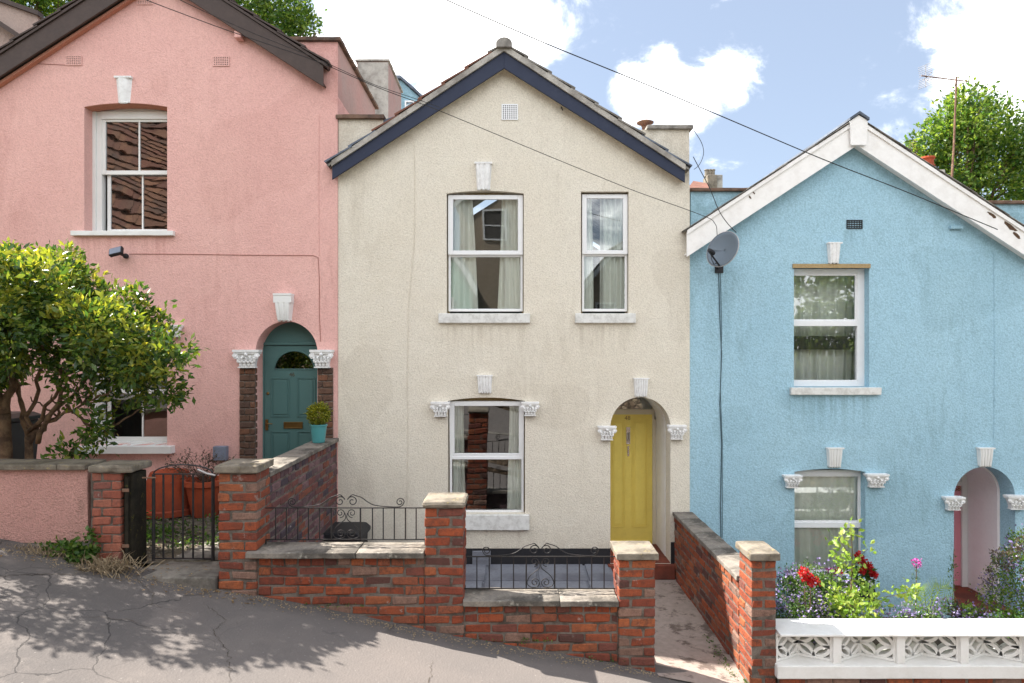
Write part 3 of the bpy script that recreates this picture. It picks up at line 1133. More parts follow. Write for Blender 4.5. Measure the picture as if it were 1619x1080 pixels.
def house_box(house, x0, x1, zb, ax, az, y0, y1, zl, zr, mat, xin=0.):
    """side walls, back wall and inner floor so that rooms are dark"""
    mb = MB()
    mb.box(x0, x0 + .1, y0, y1, zb, zl)
    mb.box(x1 - .1, x1, y0, y1, zb, zr)
    mb.prism([(x0 + .1, zb), (x1 - .1, zb), (x1 - .1, zr), (ax, az), (x0 + .1, zl)], y1 - .15, y1)
    mb.build('side_and_back_walls', mat, house)
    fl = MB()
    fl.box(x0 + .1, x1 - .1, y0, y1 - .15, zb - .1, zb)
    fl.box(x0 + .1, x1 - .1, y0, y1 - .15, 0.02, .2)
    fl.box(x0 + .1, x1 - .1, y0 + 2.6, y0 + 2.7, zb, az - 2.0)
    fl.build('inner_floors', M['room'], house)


def roof_side(house, ax, az, ex, ez, y0, y1, thick, mat_tiles, first_mats, tile_l=.33, seed=0, verge=True, tk=1.):
    """one pitch: apex (ax, az) to eave (ex, ez); stepped tile courses; the verge tiles are separate"""
    rr = random.Random(seed)
    d = Vector((ex - ax, 0, ez - az))
    L = d.length
    d.normalize()
    n = Vector((-d.z, 0, d.x))
    if n.z < 0:
        n = -n
    roof = MB()
    a, b = Vector((ax, 0, az)), Vector((ex, 0, ez))
    q = [a, b, b + n * thick, a + n * thick]
    roof.prism([(p.x, p.z) for p in q], y0 + .02, y1)
    rest = MB()
    k = 0
    s = L
    tiles = []
    while s > .05:
        s0 = max(s - tile_l * 1.12, 0)
        pa = a + d * s0 + n * (thick + .002)
        pb = a + d * s + n * (thick + .028 * tk)
        poly = [(p.x, p.z) for p in (pa, pb, pb + n * .022 * tk, pa + n * .018 * tk)]
        if verge:
            tiles.append((poly, k))
        rest.prism(poly, y0 + .26, y1)
        s -= tile_l
        k += 1
    r = roof.build('roof', mat_tiles, house)
    rest.build('tile_rows', mat_tiles, r, kind='stuff')
    for poly, k in tiles:
        mt = first_mats[min(k, len(first_mats) - 1)] if isinstance(first_mats, list) else first_mats
        jy = rr.uniform(-.012, .012)
        MB().prism(poly, y0 + jy, y0 + .25).build('roof_tile', mt, r)
    return r


def barge(house, ax, at_, ab, ex, et, eb, y0, y1, mat, label=None):
    """one raking board: apex x, top z and bottom z, end x, top z and bottom z"""
    mb = MB()
    n = 16
    mb.prism([(ax, ab), (ex, eb), (ex, et), (ax, at_)], y0, y1)
    return mb.build('bargeboard', mat, house, bevel=.004, label=label)

# ================================================================== CREAM HOUSE
FY = 8.9           # street face of the row
OY = 8.77          # plane of the bargeboards
S = FY


def ox(px):
    return X(px, FY)


def oz(py):
    return Z(py, FY)


cream = thing('cream_house', (0.02, FY, YARD), 'narrow cream rendered terraced house with navy bargeboards and a yellow front door', 'house')
CX0, CX1 = -2.268, 2.318
apx, apz = X(797, OY), Z(108, OY)
ewl = apz - .642 * (apx - CX0)
ewr = apz - .629 * (CX1 - apx)
H_A = arch_pts(ox(706), ox(828), oz(495.5), oz(306), .035)
H_B = arch_pts(ox(918.5), ox(994), oz(495.5), oz(303), 0)
H_C = arch_pts(ox(708), ox(830), oz(812), oz(634), .045)
dx0, dx1 = ox(965), ox(1060)
hw = (dx1 - dx0) / 2
H_D = arch_pts(dx0, dx1, YARD - .3, oz(628) - hw, hw, 24)
H_D[0] = (dx0, YARD + .02)
H_D[1] = (dx1, YARD + .02)
gable_wall(cream, M['cream'], CX0, CX1, -3.1, ewl + .06, apx, apz + .06, ewr + .06, FY, .28, [H_A, H_B, H_C, H_D])
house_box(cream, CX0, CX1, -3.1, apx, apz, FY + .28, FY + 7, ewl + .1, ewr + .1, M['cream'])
soffit(cream, apx, apz, X(525, OY), X(1083, OY), .642, .629, OY + .032, FY + .1, M['creamtrim'])
# black plinth
MB().box(-.78, dx0 - .003, FY - .014, FY + .01, -2.83, oz(867)).build('plinth', M['black'], cream)
MB().box(CX0 + .005, -.78, FY - .010, FY + .01, -2.83, oz(871)).build('plinth', M['black'], cream)
MB().box(dx1 + .003, 2.12, FY - .014, FY + .01, -3.0, oz(857)).build('plinth', M['black'], cream)
pv = MB().box(ox(747), ox(776), FY - .05, FY - .014, oz(894), oz(870)).build('drain_cover', M['slate'], cream, bevel=.005)
for k in range(3):
    MB().box(ox(749), ox(774), FY - .056, FY - .05, oz(892 - k * 7), oz(890 - k * 7)).build('slat', M['slate'], pv)

# porch lining, a round-headed tunnel to the door
DY = FY + .88


def porch(house, x0, x1, zb, zs, hw, y0, y1, mat, floor_mat, zfloor):
    inner = [(x0 + .004, zb)] + [(x0 + hw - (hw - .004) * math.cos(math.pi * i / 24), zs + (hw - .004) * math.sin(math.pi * i / 24)) for i in range(25)] + [(x1 - .004, zb)]
    outer = [(x0 - .05, zb)] + [(x0 + hw - (hw + .05) * math.cos(math.pi * i / 24), zs + (hw + .05) * math.sin(math.pi * i / 24)) for i in range(25)] + [(x1 + .05, zb)]
    mb = MB()
    n = len(inner)
    for i in range(n - 1):
        a, b, c, d = inner[i], inner[i + 1], outer[i + 1], outer[i]
        mb.add([(a[0], y0, a[1]), (b[0], y0, b[1]), (c[0], y0, c[1]), (d[0], y0, d[1]), (a[0], y1, a[1]), (b[0], y1, b[1]), (c[0], y1, c[1]), (d[0], y1, d[1])],
               [(0, 3, 2, 1), (4, 5, 6, 7), (1, 0, 4, 5), (3, 2, 6, 7)] if False else [(0, 1, 2, 3), (4, 7, 6, 5), (0, 4, 5, 1), (2, 6, 7, 3)])
    p = mb.build('porch', mat, house)
    MB().box(x0, x1, y0 - .27, y1 + .3, zfloor - .1, zfloor).build('floor_tiles', floor_mat, p)
    return p


zs_c = oz(628) - hw
porch(cream, dx0, dx1, YARD, zs_c, hw, FY + .283, DY + .2, M['porch'], M['redtile'], YARD + .03)
MB().box(dx0 - .04, dx1 + .04, FY - .10, FY - .02, YARD - .16, YARD + .026).build('doorstep', M['redtile'], cream, bevel=.01)
# door, 0.68 m leaf
d0, d1, dt, db = 1.345, 2.008, Z(655, DY), Z(862, DY)
door = MB()
door.box(d0, d1, DY, DY + .045, db, dt)
pl, pr = ((X(967, DY), X(988, DY)), (X(999, DY), X(1023.5, DY)))
pl = (d0 + .07, X(988, DY))
yd = door.build('door', M['yellow'], cream)
for (a, b) in (pl, pr):
    for (za, zb_) in ((Z(833, DY), Z(664, DY)),):
        mo = MB()
        ring(mo, a, b, za, zb_, .012, DY - .012, DY)
        ring(mo, a + .022, b - .022, za + .022, zb_ - .022, .008, DY - .008, DY)
        mo.box(a + .045, b - .045, DY - .006, DY, za + .045, zb_ - .045)
        mo.build('panel', M['yellow'], yd, bevel=.003)
bb = MB().box(d0 + .02, d1, DY - .02, DY, db, db + .07).build('weather_bar', M['yellow'], yd, bevel=.005)
letters('48', yd, X(992, DY), Z(664, DY), DY - .006, .085, M['brass'])
kn = MB()
kx = X(993, DY)
ring(kn, kx - .028, kx + .028, Z(702, DY), Z(675, DY), .009, DY - .016, DY)
kn.box(kx - .019, kx + .019, DY - .004, DY, Z(701, DY), Z(676, DY))
kn.tube([(kx - .012, DY - .03, Z(684, DY)), (kx - .014, DY - .035, Z(692, DY)), (kx, DY - .035, Z(698, DY)), (kx + .014, DY - .035, Z(692, DY)), (kx + .012, DY - .03, Z(684, DY))], .006, 6)
kn.build('letter_flap', M['chrome'], yd)
lk = MB()
lk.box(kx - .012, kx + .012, DY - .014, DY, Z(721, DY), Z(705, DY))
lk.blob((kx, DY - .02, Z(710, DY)), .011, .012, .011)
lk.blob((kx, DY - .02, Z(717, DY)), .009, .012, .009)
lk.build('lock', M['chrome'], yd)
fr = MB()
fr.box(dx0 + .004, d0, DY - .03, DY + .06, YARD + .03, zs_c + .02)
fr.box(d1, dx1 - .004, DY - .03, DY + .06, YARD + .03, zs_c + .02)
fr.box(d0, d1, DY - .025, DY + .06, dt, Z(647, DY))
fr.box(d1, d1 + .03, DY - .02, DY + .06, zs_c + .02, zs_c + hw * .75)
fr.build('door_frame', M['creamtrim'], cream, bevel=.004)
fan = MB().prism([(dx0 + .01, Z(647, DY))] + [(dx0 + hw + (hw - .01) * math.cos(math.pi * i / 16), max(zs_c + (hw - .01) * math.sin(math.pi * i / 16), Z(647, DY))) for i in range(16, -1, -1)][1:-1] + [(dx1 - .01, Z(647, DY))], DY + .01, DY + .016)
fan.build('fanlight', M['glass'], cream)

# ornaments
keystone(cream, ox(751), ox(778), oz(300), oz(258), FY, .80, 3, 0)
keystone(cream, ox(754), ox(779), oz(620), oz(593), FY, .86, 5, 0)
keystone(cream, ox(1001), ox(1025), oz(626), oz(597.5), FY, .86, 6, 0)
capital(cream, ox(682), ox(712), oz(658), oz(635), FY, 1)
capital(cream, ox(824), ox(852), oz(657), oz(635), FY, 2)
capital(cream, ox(944.5), ox(973), oz(695), oz(673), FY, 3)
capital(cream, ox(1054), ox(1083), oz(694), oz(671.5), FY, 4)
air_vent(cream, ox(793), ox(819), oz(190), oz(165), FY, M['upvc'], 7, 7)


# windows -------------------------------------------------------------
def pvc_window(house, hole, zr, px, up, lo, y, tilt=0.0, headmat=None, seed=0, wide=.055, lean=0.):
    """frame px: x0,x1,z0,z1 in metres; upper opening light proud of the frame, lower fixed light"""
    x0, x1, z0, z1 = px
    zt = zr                       # transom height
    xs = [p[0] for p in hole]
    zsx = [p[1] for p in hole]
    w = MB()
    e = .03
    w.box(x0, x0 + e, y, y + .06, z0, z1)
    w.box(x1 - e, x1, y, y + .06, z0, z1)
    w.box(x0 + e, x1 - e, y, y + .06, z0, z0 + .035)
    w.box(x0 + e, x1 - e, y, y + .06, z1 - .02, z1)
    w.box(x0 + e, x1 - e, y, y + .06, zt - .02, zt + .02)
    win = w.build('window', M['upvc'], house, bevel=.004)
    # masonry packing round the frame (head and jambs)
    hd = MB()
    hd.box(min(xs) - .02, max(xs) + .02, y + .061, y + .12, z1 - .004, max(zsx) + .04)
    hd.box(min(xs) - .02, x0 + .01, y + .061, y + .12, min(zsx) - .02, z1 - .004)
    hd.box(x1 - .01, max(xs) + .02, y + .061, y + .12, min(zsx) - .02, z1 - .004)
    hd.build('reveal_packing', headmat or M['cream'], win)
    # fixed lower light
    lo_tf = (lambda v: Vector((v.x, v.y - (zt - v.z) * lean, v.z))) if lean else None
    pane('pane', win, x0 + e, x1 - e, z0 + .035, zt - .02, y + .03 + lean * .1, tf=lo_tf)
    # upper light, may swing outwards at the bottom
    hz = z1

    def tf(v):
        if tilt == 0:
            return v
        dz, dy = v.z - hz, v.y - y
        c, s = math.cos(tilt), math.sin(tilt)
        return Vector((v.x, y + dy * c + dz * s, hz + dz * c - dy * s))
    sh = MB(tf)
    ring(sh, x0 - .002, x1 + .002, zt + .004, z1 - .002, wide, y - .035, y - .001, wide * .9, wide * .85)
    sh.build('sash', M['upvc'], win, bevel=.005)
    pane('pane', win, x0 + wide, x1 - wide, zt + wide * .85, z1 - wide * .9, y - .018, tf=tf)
    return win


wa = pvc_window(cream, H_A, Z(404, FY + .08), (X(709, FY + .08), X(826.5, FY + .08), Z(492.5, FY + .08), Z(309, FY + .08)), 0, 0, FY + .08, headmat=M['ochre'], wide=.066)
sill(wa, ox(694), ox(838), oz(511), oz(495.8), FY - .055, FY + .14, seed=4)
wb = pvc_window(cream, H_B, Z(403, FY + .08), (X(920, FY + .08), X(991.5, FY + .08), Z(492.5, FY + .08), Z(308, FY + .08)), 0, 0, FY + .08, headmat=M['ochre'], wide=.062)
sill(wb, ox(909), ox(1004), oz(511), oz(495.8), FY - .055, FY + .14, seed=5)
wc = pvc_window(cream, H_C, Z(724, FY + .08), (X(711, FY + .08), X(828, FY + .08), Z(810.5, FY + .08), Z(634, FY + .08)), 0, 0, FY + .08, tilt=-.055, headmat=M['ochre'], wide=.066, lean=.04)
sill(wc, ox(699), ox(837), oz(836.5), oz(813), FY - .06, FY + .14, seed=6)
CB = FY + .22
CB = FY + .165
curtain(X(712, CB), X(746, CB), Z(492, CB), Z(309, CB), CB, 'pale green sheer curtain on the left of the wide upstairs window of the cream house', 3, .03, 1, .18)
curtain(X(793, CB), X(830, CB), Z(492, CB), Z(309, CB), CB, 'pale sheer curtain on the right of the wide upstairs window of the cream house', 4, .03, 2, .10)
curtain(X(920, CB), X(935, CB), Z(492, CB), Z(309, CB), CB, 'thin sheer curtain on the left of the narrow upstairs window of the cream house', 2, .02, 3, .05)
curtain(X(950, CB), X(992, CB), Z(492, CB), Z(309, CB), CB, 'wide sheer curtain on the right of the narrow upstairs window of the cream house', 5, .03, 4, .04)
curtain(X(708, CB), X(734, CB), Z(812, CB), Z(634, CB), CB, 'pale curtain drawn left in the downstairs window of the cream house', 3, .03, 5, .04)
curtain(X(805, CB), X(830, CB), Z(812, CB), Z(634, CB), CB, 'pale curtain drawn right in the downstairs window of the cream house', 3, .03, 6, .04)

# roof and boards
rt = .10
bt = Z(82, OY)
for (ex, et, eb, sd_) in ((X(525, OY), Z(264, OY), Z(284, OY), 1), (X(1083, OY), Z(270, OY), Z(288.5, OY), 2)):
    barge(cream, apx, bt, apz, ex, et, eb, OY, OY + .03, M['navy'])
    mats = [M['lead'], M['lead'], M['tilered'], M['tilered'], M['tilered'], M['tilered'], M['tilered'], M['tilegrey']] if sd_ == 1 else [M['lead'], M['lead'], M['tilegrey']]
    slope = (bt - et) / abs(ex - apx)
    s2 = 1 if sd_ == 2 else -1
    roof_side(cream, apx, bt + .05, ex + s2 * .05, et - slope * .05 + .035, OY - .035, FY + 7.1, .025, M['tilegrey'], mats, .36, sd_)
# pointed mortar bedding along the verge
for s2, ex, et in ((-1, X(525, OY), Z(264, OY)), (1, X(1083, OY), Z(270, OY))):
    MB().prism([(apx, bt + .002), (ex, et + .002), (ex, et + .075), (apx, bt + .085)], OY - .03, OY + .05).build('verge_mortar', M['cement'], cream)
rg = MB()
rx, rz_ = apx, Z(82, OY) + .045
rg.prism([(rx + .105 * math.cos(math.pi * (i / 12) * 1.3 - .47), rz_ + .02 + .085 * math.sin(math.pi * (i / 12) * 1.3 - .47)) for i in range(13)], OY - .09, OY + .36)
rg.build('ridge_tile', M['tilegrey'], cream, bevel=.006)
for k in range(12):
    MB().prism([(rx + .10 * math.cos(math.pi * (i / 10) * 1.3 - .47), rz_ + .015 + .08 * math.sin(math.pi * (i / 10) * 1.3 - .47)) for i in range(11)], OY + .37 + k * .45, OY + .81 + k * .45).build('ridge_tile', M['tilegrey'], cream)
# parapets of the party walls
pz = Z(189, FY)
pm = MB().box(CX0 + .003, ox(606), FY + .006, FY + 3, oz(300), pz)
pm.build('parapet', M['cream'], cream)
rough_box(CX0 - .02, ox(604) + .03, FY - .045, FY + .6, pz, pz + .055, seed=8).build('coping', M['parapetcap'], cream, bevel=.008)
pm = MB().box(ox(1003), CX1 - .004, FY + .006, FY + .32, oz(290), oz(205)).build('parapet', M['cream'], cream)
rough_box(ox(1022), CX1 + .035, FY - .045, FY + .36, oz(205), oz(199), seed=9).build('coping', M['tilegrey'], cream, bevel=.008)
# little iron hook below the right board
MB().tube([(ox(887), FY, oz(171)), (ox(887), FY - .06, oz(172)), (ox(889), FY - .08, oz(178))], .008, 5).build('hook', M['iron'], cream)
# lead flashing patch at lower left of the roof
MB().prism([(ox(604), oz(200)), (ox(628), oz(189)), (ox(628), oz(182)), (ox(604), oz(190))], FY + .01, FY + .4).build('flashing', M['lead'], cream)
# old crack / pipe chase line in the render: a thin half-round conduit
cb = MB().tube([at(655, 222, FY - .004), at(656, 300, FY - .004), at(655, 385, FY - .004), at(646, 480, FY - .004), at(644, 600, FY - .004), at(645, 700, FY - .004), at(643, 850, FY - .004)], .004, 4)
cb.build('conduit', M['cream'], cream)
# flue on the roof slope
fl = thing('roof_flue', at(1020, 209, 9.3), 'small brown capped metal flue poking above the right roof slope of the cream house', 'flue')
c = at(1020, 206, 9.3)
MB().lathe([(.10, -.22), (.085, -.05), (.05, -.04)], c, 14).build('collar', M['terracotta'], fl)
MB().lathe([(.045, 0), (.045, .06)], c, 12).build('pipe', M['rust'], fl)
MB().lathe([(.05, .05), (.06, .07), (.115, .095), (.115, .105), (.07, .125), (.02, .14)], c, 18).build('cowl', M['rust'], fl, smooth=True)

# ================================================================== PINK HOUSE
PF = 8.885
pink = thing('pink_house', (-4.6, PF, -1.98), 'tall salmon pink rendered house with brown bargeboards and a sage green door', 'house')


def qx(px):
    return X(px, PF)


def qz(py):
    return Z(py, PF)


PX0, PX1 = -6.95, -2.270
pax, paz = -4.59, 4.80
pel, per = paz - .635 * (pax - PX0), paz - .665 * (PX1 - pax)
wx0, wx1 = qx(133.5), qx(264.5)
P_A = arch_pts(wx0, wx1, qz(367), qz(169), .05)
P_B = arch_pts(wx0, wx1, qz(704), qz(513), .05)
gx0, gx1 = qx(404), qx(502)
ghw = (gx1 - gx0) / 2
gzs = qz(508) - ghw
P_D = arch_pts(gx0, gx1, -1.95, gzs, ghw, 24)
gable_wall(pink, M['pink'], PX0, PX1, -2.6, pel + .06, pax, paz + .06, per + .06, PF, .30, [P_A, P_B, P_D])
house_box(pink, PX0, PX1, -2.6, pax, paz, PF + .3, PF + 7, pel + .05, per + .05, M['pink'])
PO = PF - .14
for s2, ex in ((-1, -7.25), (1, X(511, PO))):
    k = .645
    ab, atp = paz - .01, paz + .26
    zb_ = ab - k * abs(ex - pax)
    barge(pink, pax, atp, ab, ex, atp - k * abs(ex - pax), zb_, PO, PO + .03, M['brownboard'])
    roof_side(pink, pax, atp + .004, ex + s2 * .04, atp + .004 - k * (abs(ex - pax) + .04), PO - .04, PF + 7.1, .03, M['brownboard'], M['brownboard'], .36, 5)
soffit(pink, pax, paz - .01, -7.25, X(511, PO), .645, .645, PO + .032, PF + .1, M['brownboard'])
# pink painted fillet under the left board, brackets under both
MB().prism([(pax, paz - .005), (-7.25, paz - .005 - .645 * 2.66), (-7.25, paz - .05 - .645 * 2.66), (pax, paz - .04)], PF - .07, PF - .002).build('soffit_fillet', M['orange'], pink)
for px, py in ((84, 50), (382, 60)):
    MB().box(qx(px) - .05, qx(px) + .04, PF - .12, PF, qz(py) - .05, qz(py) + .04).build('bracket', M['pink'], pink, bevel=.01)
# flat parapet piece right of the gable, running back along the party wall
py_top = qz(66)
pb_ = MB().box(X(434, PF), PX1 - .003, PF + .008, PF + 2.45, 2.6, py_top)
pb_.build('parapet', M['pinkcement'], pink)
MB().box(X(430, PF), PX1 - .002, PF + .002, PF + .02, 2.7, py_top - .002).build('parapet_face', M['pink'], pink)
rough_box(X(432, PF), PX1 + .05, PF - .04, PF + .2, py_top, py_top + .05, seed=12).build('coping', M['parapetcap'], pink, bevel=.008)
rough_box(PX1 - .16, PX1 + .05, PF + .21, PF + 2.5, py_top - .002, py_top + .045, seed=13).build('coping', M['parapetcap'], pink, bevel=.008)
MB().box(X(427, PF), X(462, PF), PF - .05, PF - .045, py_top - .08, py_top + .02).build('flashing', M['lead'], pink)
# rear chimney stack rising from the party wall
rs = MB().box(-2.88, -2.30, 12.67, 14.2, 2.5, Z(97, 12.67))
rs.build('chimney_stack', M['pinkcement'], pink, bevel=.02)
MB().box(-2.86, -2.296, 12.66, 12.672, 2.5, Z(99, 12.67)).build('stack_face', M['cement'], pink)
rough_box(-2.91, -2.27, 12.64, 14.24, Z(97, 12.67), Z(97, 12.67) + .03, seed=2).build('stack_cap', M['cement'], pink)

for p in (P_A, P_B):
    zb_, zt_ = min(q[1] for q in p), max(q[1] for q in p)


def sash_window(house, x0, x1, z0, z1, y, zm, lowglass=True):
    """white timber sliding sash in a box frame"""
    w = MB()
    bw = .105
    w.box(x0 - .02, x0 + .035, y, y + .12, z0, z1)
    w.box(x0 + .035, x0 + bw, y + .02, y + .12, z0, z1)
    w.box(x1 - bw, x1 + .03, y + .01, y + .12, z0, z1)
    w.box(x0 + bw, x1 - bw, y + .005, y + .12, z1 - .10, z1)
    w.box(x0 + bw, x1 - bw, y, y + .14, z0 - .01, z0 + .02)
    w.box(x0 - .03, x1 + .03, y + .05, y + .12, z1, z1 + .16)
    win = w.build('window', M['white'], house, bevel=.004)
    a, b = x0 + bw, x1 - bw + .01
    # upper sash, forward
    s_ = MB()
    ring(s_, a, b, zm - .035, z1 - .10, .045, y + .03, y + .065, .03, .055)
    s_.build('sash', M['white'], win, bevel=.004)
    s_ = MB()
    ring(s_, a + .045, b, z0 + .02, zm + .02, .045, y + .07, y + .10, .05, .06)
    s_.build('sash', M['white'], win, bevel=.004)
    c = (a + b) / 2 + .0
    MB().box(c - .009, c + .009, y + .035, y + .06, zm + .02, z1 - .13).build('glazing_bar', M['white'], win)
    MB().box(c + .015, c + .033, y + .073, y + .097, z0 + .08, zm - .03).build('glazing_bar', M['white'], win)
    for (u, v) in ((a + .045, c - .009), (c + .009, b - .045)):
        pane('pane', win, u, v, zm + .02, z1 - .13, y + .048, M['oldglass'])
    for (u, v) in ((a + .09, c + .015), (c + .033, b - .045)):
        pane('pane', win, u, v, z0 + .08, zm - .03, y + .085, M['oldglass'])
    return win


w1 = sash_window(pink, X(147, PF + .17), wx1 + .11, qz(367), Z(176, PF + .17), PF + .17, Z(272, PF + .2))
sill(w1, qx(116), qx(277), qz(373.5), qz(366), PF - .06, PF + .2, M['white'], seed=7)
w2 = sash_window(pink, X(147, PF + .17), wx1 + .11, qz(704), Z(520, PF + .17), PF + .17, Z(618, PF + .2))
sill(w2, qx(126), qx(277), qz(716), qz(704), PF - .10, PF + .2, M['white'], seed=8)
# orange lining of the reveals
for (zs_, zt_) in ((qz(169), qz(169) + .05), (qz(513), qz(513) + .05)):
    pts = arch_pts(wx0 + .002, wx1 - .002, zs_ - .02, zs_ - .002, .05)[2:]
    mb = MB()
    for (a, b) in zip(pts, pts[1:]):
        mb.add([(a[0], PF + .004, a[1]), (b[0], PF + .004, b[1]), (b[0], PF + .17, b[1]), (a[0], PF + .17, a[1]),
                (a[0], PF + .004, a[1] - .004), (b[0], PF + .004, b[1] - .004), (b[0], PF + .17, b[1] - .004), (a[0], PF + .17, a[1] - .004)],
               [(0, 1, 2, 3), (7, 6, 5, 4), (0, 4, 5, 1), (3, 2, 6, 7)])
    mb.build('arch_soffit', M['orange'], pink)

keystone(pink, qx(183.5), qx(210), qz(163), qz(122), PF, .72, 1, 0, dep=.04)
keystone(pink, qx(437), qx(465), qz(507), qz(465), PF, .78, 3, .34, M['white'], dep=.12)
capital(pink, qx(264), qx(291), qz(533), qz(514), PF, 11)
capital(pink, qx(373), qx(414.5), qz(581.5), qz(553), PF, 12, dep=.12)
capital(pink, qx(493.5), qx(529), qz(581.5), qz(553), PF, 13, dep=.12)
air_vent(pink, qx(104.5), qx(130), qz(104), qz(88), PF, M['pink'], 8, 5)
air_vent(pink, qx(337), qx(363), qz(105), qz(89), PF, M['pink'], 8, 5)
air_vent(pink, qx(217), qx(242), qz(8), qz(-8), PF, M['pink'], 8, 5)
# brick pilasters beside the green door
for (a, b) in ((380, 404.5), (503.5, 527)):
    pil = MB().box(qx(a), qx(b), PF - .02, PF + .002, -1.9, qz(581.5)).build('pilaster', M['mortar'], pink)
    nrow = int((qz(581.5) + 1.9) / .0875)
    for r in range(nrow):
        zc = qz(581.5) - .0875 * (r + .5)
        w = qx(b) - qx(a)
        L, Hd = w * .66, w * .31
        if r % 2:
            parts = ((qx(a) + L / 2, L), (qx(b) - Hd / 2, Hd))
        else:
            parts = ((qx(b) - L / 2, L), (qx(a) + Hd / 2, Hd))
        if r % 5 == 3:
            parts = (((qx(a) + qx(b)) / 2, w * .98),)
        for (cx, ln) in parts:
            brick(pil, cx, PF + .017, zc, 0, M['brickbrown'], sx=ln / BL, sz=1.03)

# green door set
GY = PF + .27
zg = Z(740, GY)
tymp = [(gx0, Z(543, GY)), (gx1, Z(543, GY))] + [(gx0 + ghw + (ghw + .02) * math.cos(math.pi * i / 24), gzs + (ghw + .02) * math.sin(math.pi * i / 24)) for i in range(0, 25) if gzs + (ghw + .02) * math.sin(math.pi * i / 24) > Z(543, GY)]
MB().prism(tymp, GY, GY + .03).build('tympanum', M['green'], pink)
MB().box(gx0 - .03, gx1 + .03, GY - .03, GY + .05, Z(545.5, GY), Z(541.5, GY)).build('transom', M['green'], pink, bevel=.004)
fr = MB()
gl_, gr_ = X(418.5, GY), X(418.5, GY) + .80
fr.box(gx0 - .01, gl_, GY - .012, GY + .05, -1.95, Z(545.6, GY))
fr.box(gr_, gx1 + .05, GY - .012, GY + .05, -1.95, Z(545.6, GY))
fr.build('door_frame', M['green'], pink, bevel=.004)
fcx, fzb, fr_ = X(465.5, GY), Z(584, GY), .268
half = [(fcx + fr_ * math.cos(math.pi * i / 20), fzb + fr_ * .93 * math.sin(math.pi * i / 20)) for i in range(21)]
gdr = MB()
gdr.prism([(gl_ + .003, -1.9), (gr_ - .003, -1.9), (gr_ - .003, Z(546.5, GY)), (gl_ + .003, Z(546.5, GY))], GY + .0, GY + .04, [list(reversed(half))])
gd = gdr.build('door', M['green'], pink)
MB().prism(half, GY + .018, GY + .022).build('fanlight', M['oldglass'], gd)
rim = MB()
rim.tube([(p[0], GY, p[1]) for p in half] + [(half[0][0], GY, half[0][1])], .010, 6)
rim.build('fanlight_beading', M['green'], gd)
for (a, b, za, zb_) in ((429, 458.5, 659, 597.5), (470, 499, 659, 597.5), (429, 458.5, 745, 682), (470, 499, 745, 682)):
    mo = MB()
    xa, xb, z0_, z1_ = X(a, GY), X(b, GY), Z(za, GY), Z(zb_, GY)
    ring(mo, xa, xb, z0_, z1_, .013, GY - .011, GY)
    mo.box(xa + .035, xb - .035, GY - .010, GY, z0_ + .035, z1_ - .035)
    mo.build('panel', M['green'], gd, bevel=.003)
letters('46', gd, X(462, GY), Z(595, GY), GY - .004, .075, M['chrome'])
lb = MB()
ring(lb, X(449, GY), X(479, GY), Z(677.5, GY), Z(667, GY), .014, GY - .014, GY)
lb.box(X(449, GY) + .014, X(479, GY) - .014, GY - .008, GY, Z(677.5, GY) + .014, Z(667, GY) - .014)
lb.build('letterbox', M['brass'], gd, bevel=.002)
hd = MB()
hx = X(422.5, GY)
hd.box(hx - .018, hx + .018, GY - .02, GY, Z(680, GY), Z(663, GY))
hd.tube([(hx, GY - .02, Z(669, GY)), (hx, GY - .06, Z(669, GY)), (hx + .09, GY - .06, Z(669.5, GY))], .008, 6)
hd.build('handle', M['brass'], gd, bevel=.002)
MB().blob((X(424, GY), GY - .005, Z(622, GY)), .021, .015, .021, 12, 6).build('lock', M['brass'], gd)
MB().box(gx0 - .03, gx1 + .03, PF - .12, PF + .3, -1.95, -1.90).build('doorstep', M['concrete'], pink)
MB().box(qx(341), qx(362), PF - .09, PF, qz(727), qz(704.5)).build('meter_box', M['meter'], pink, bevel=.01)
# painted-over cable on the pink wall
MB().tube([at(205, 401.5, PF - .004), at(300, 402, PF - .004), at(400, 403.5, PF - .004), at(495, 404, PF - .004), at(503, 407, PF - .004), at(505, 440, PF - .004), at(505, 500, PF - .004), at(507, 540, PF - .004)], .0045, 5).build('cable', M['paintcable'], pink)
MB().tube([at(0, 101, PF - .004), at(60, 101, PF - .004), at(106, 103, PF - .004)], .004, 5).build('cable', M['paintcable'], pink)
MB().tube([at(505, 180, PF - .003), at(504, 300, PF - .003), at(505, 404, PF - .003)], .0028, 4).build('cable', M['pink'], pink)
# floodlight
flo = thing('floodlight', at(190, 402, PF), 'small square grey floodlight fixed to the pink wall under the upstairs sill', 'floodlight')
c = at(184, 398, PF - .16)


def tfh(v):
    q = Matrix.Rotation(math.radians(-28), 3, 'X') @ Vector(v)
    q = Matrix.Rotation(math.radians(-14), 3, 'Y') @ q
    return q + c


mb = MB(tfh)
mb.box(-.085, .085, -.025, .025, -.055, .055)
h_ = mb.build('head', M['black'], flo, bevel=.008)
mb = MB(tfh)
mb.box(-.073, .073, -.030, -.026, -.044, .044)
mb.build('lens', M['meter'], flo)
MB().tube([at(192, 402, PF - .13), at(199, 405, PF - .05), at(200, 404, PF)], .02, 8).build('bracket', M['black'], flo)
MB().blob(at(199, 405, PF - .05), .035, .045, .035).build('sensor', M['black'], flo)

# ================================================================== BLUE HOUSE
BFY = 8.915
blue = thing('blue_house', (4.5, BFY, -3.0), 'sky blue rendered house with wide peeling white bargeboards and a pink door in its porch', 'house')


def bx_(px):
    return X(px, BFY)


def bz_(py):
    return Z(py, BFY)


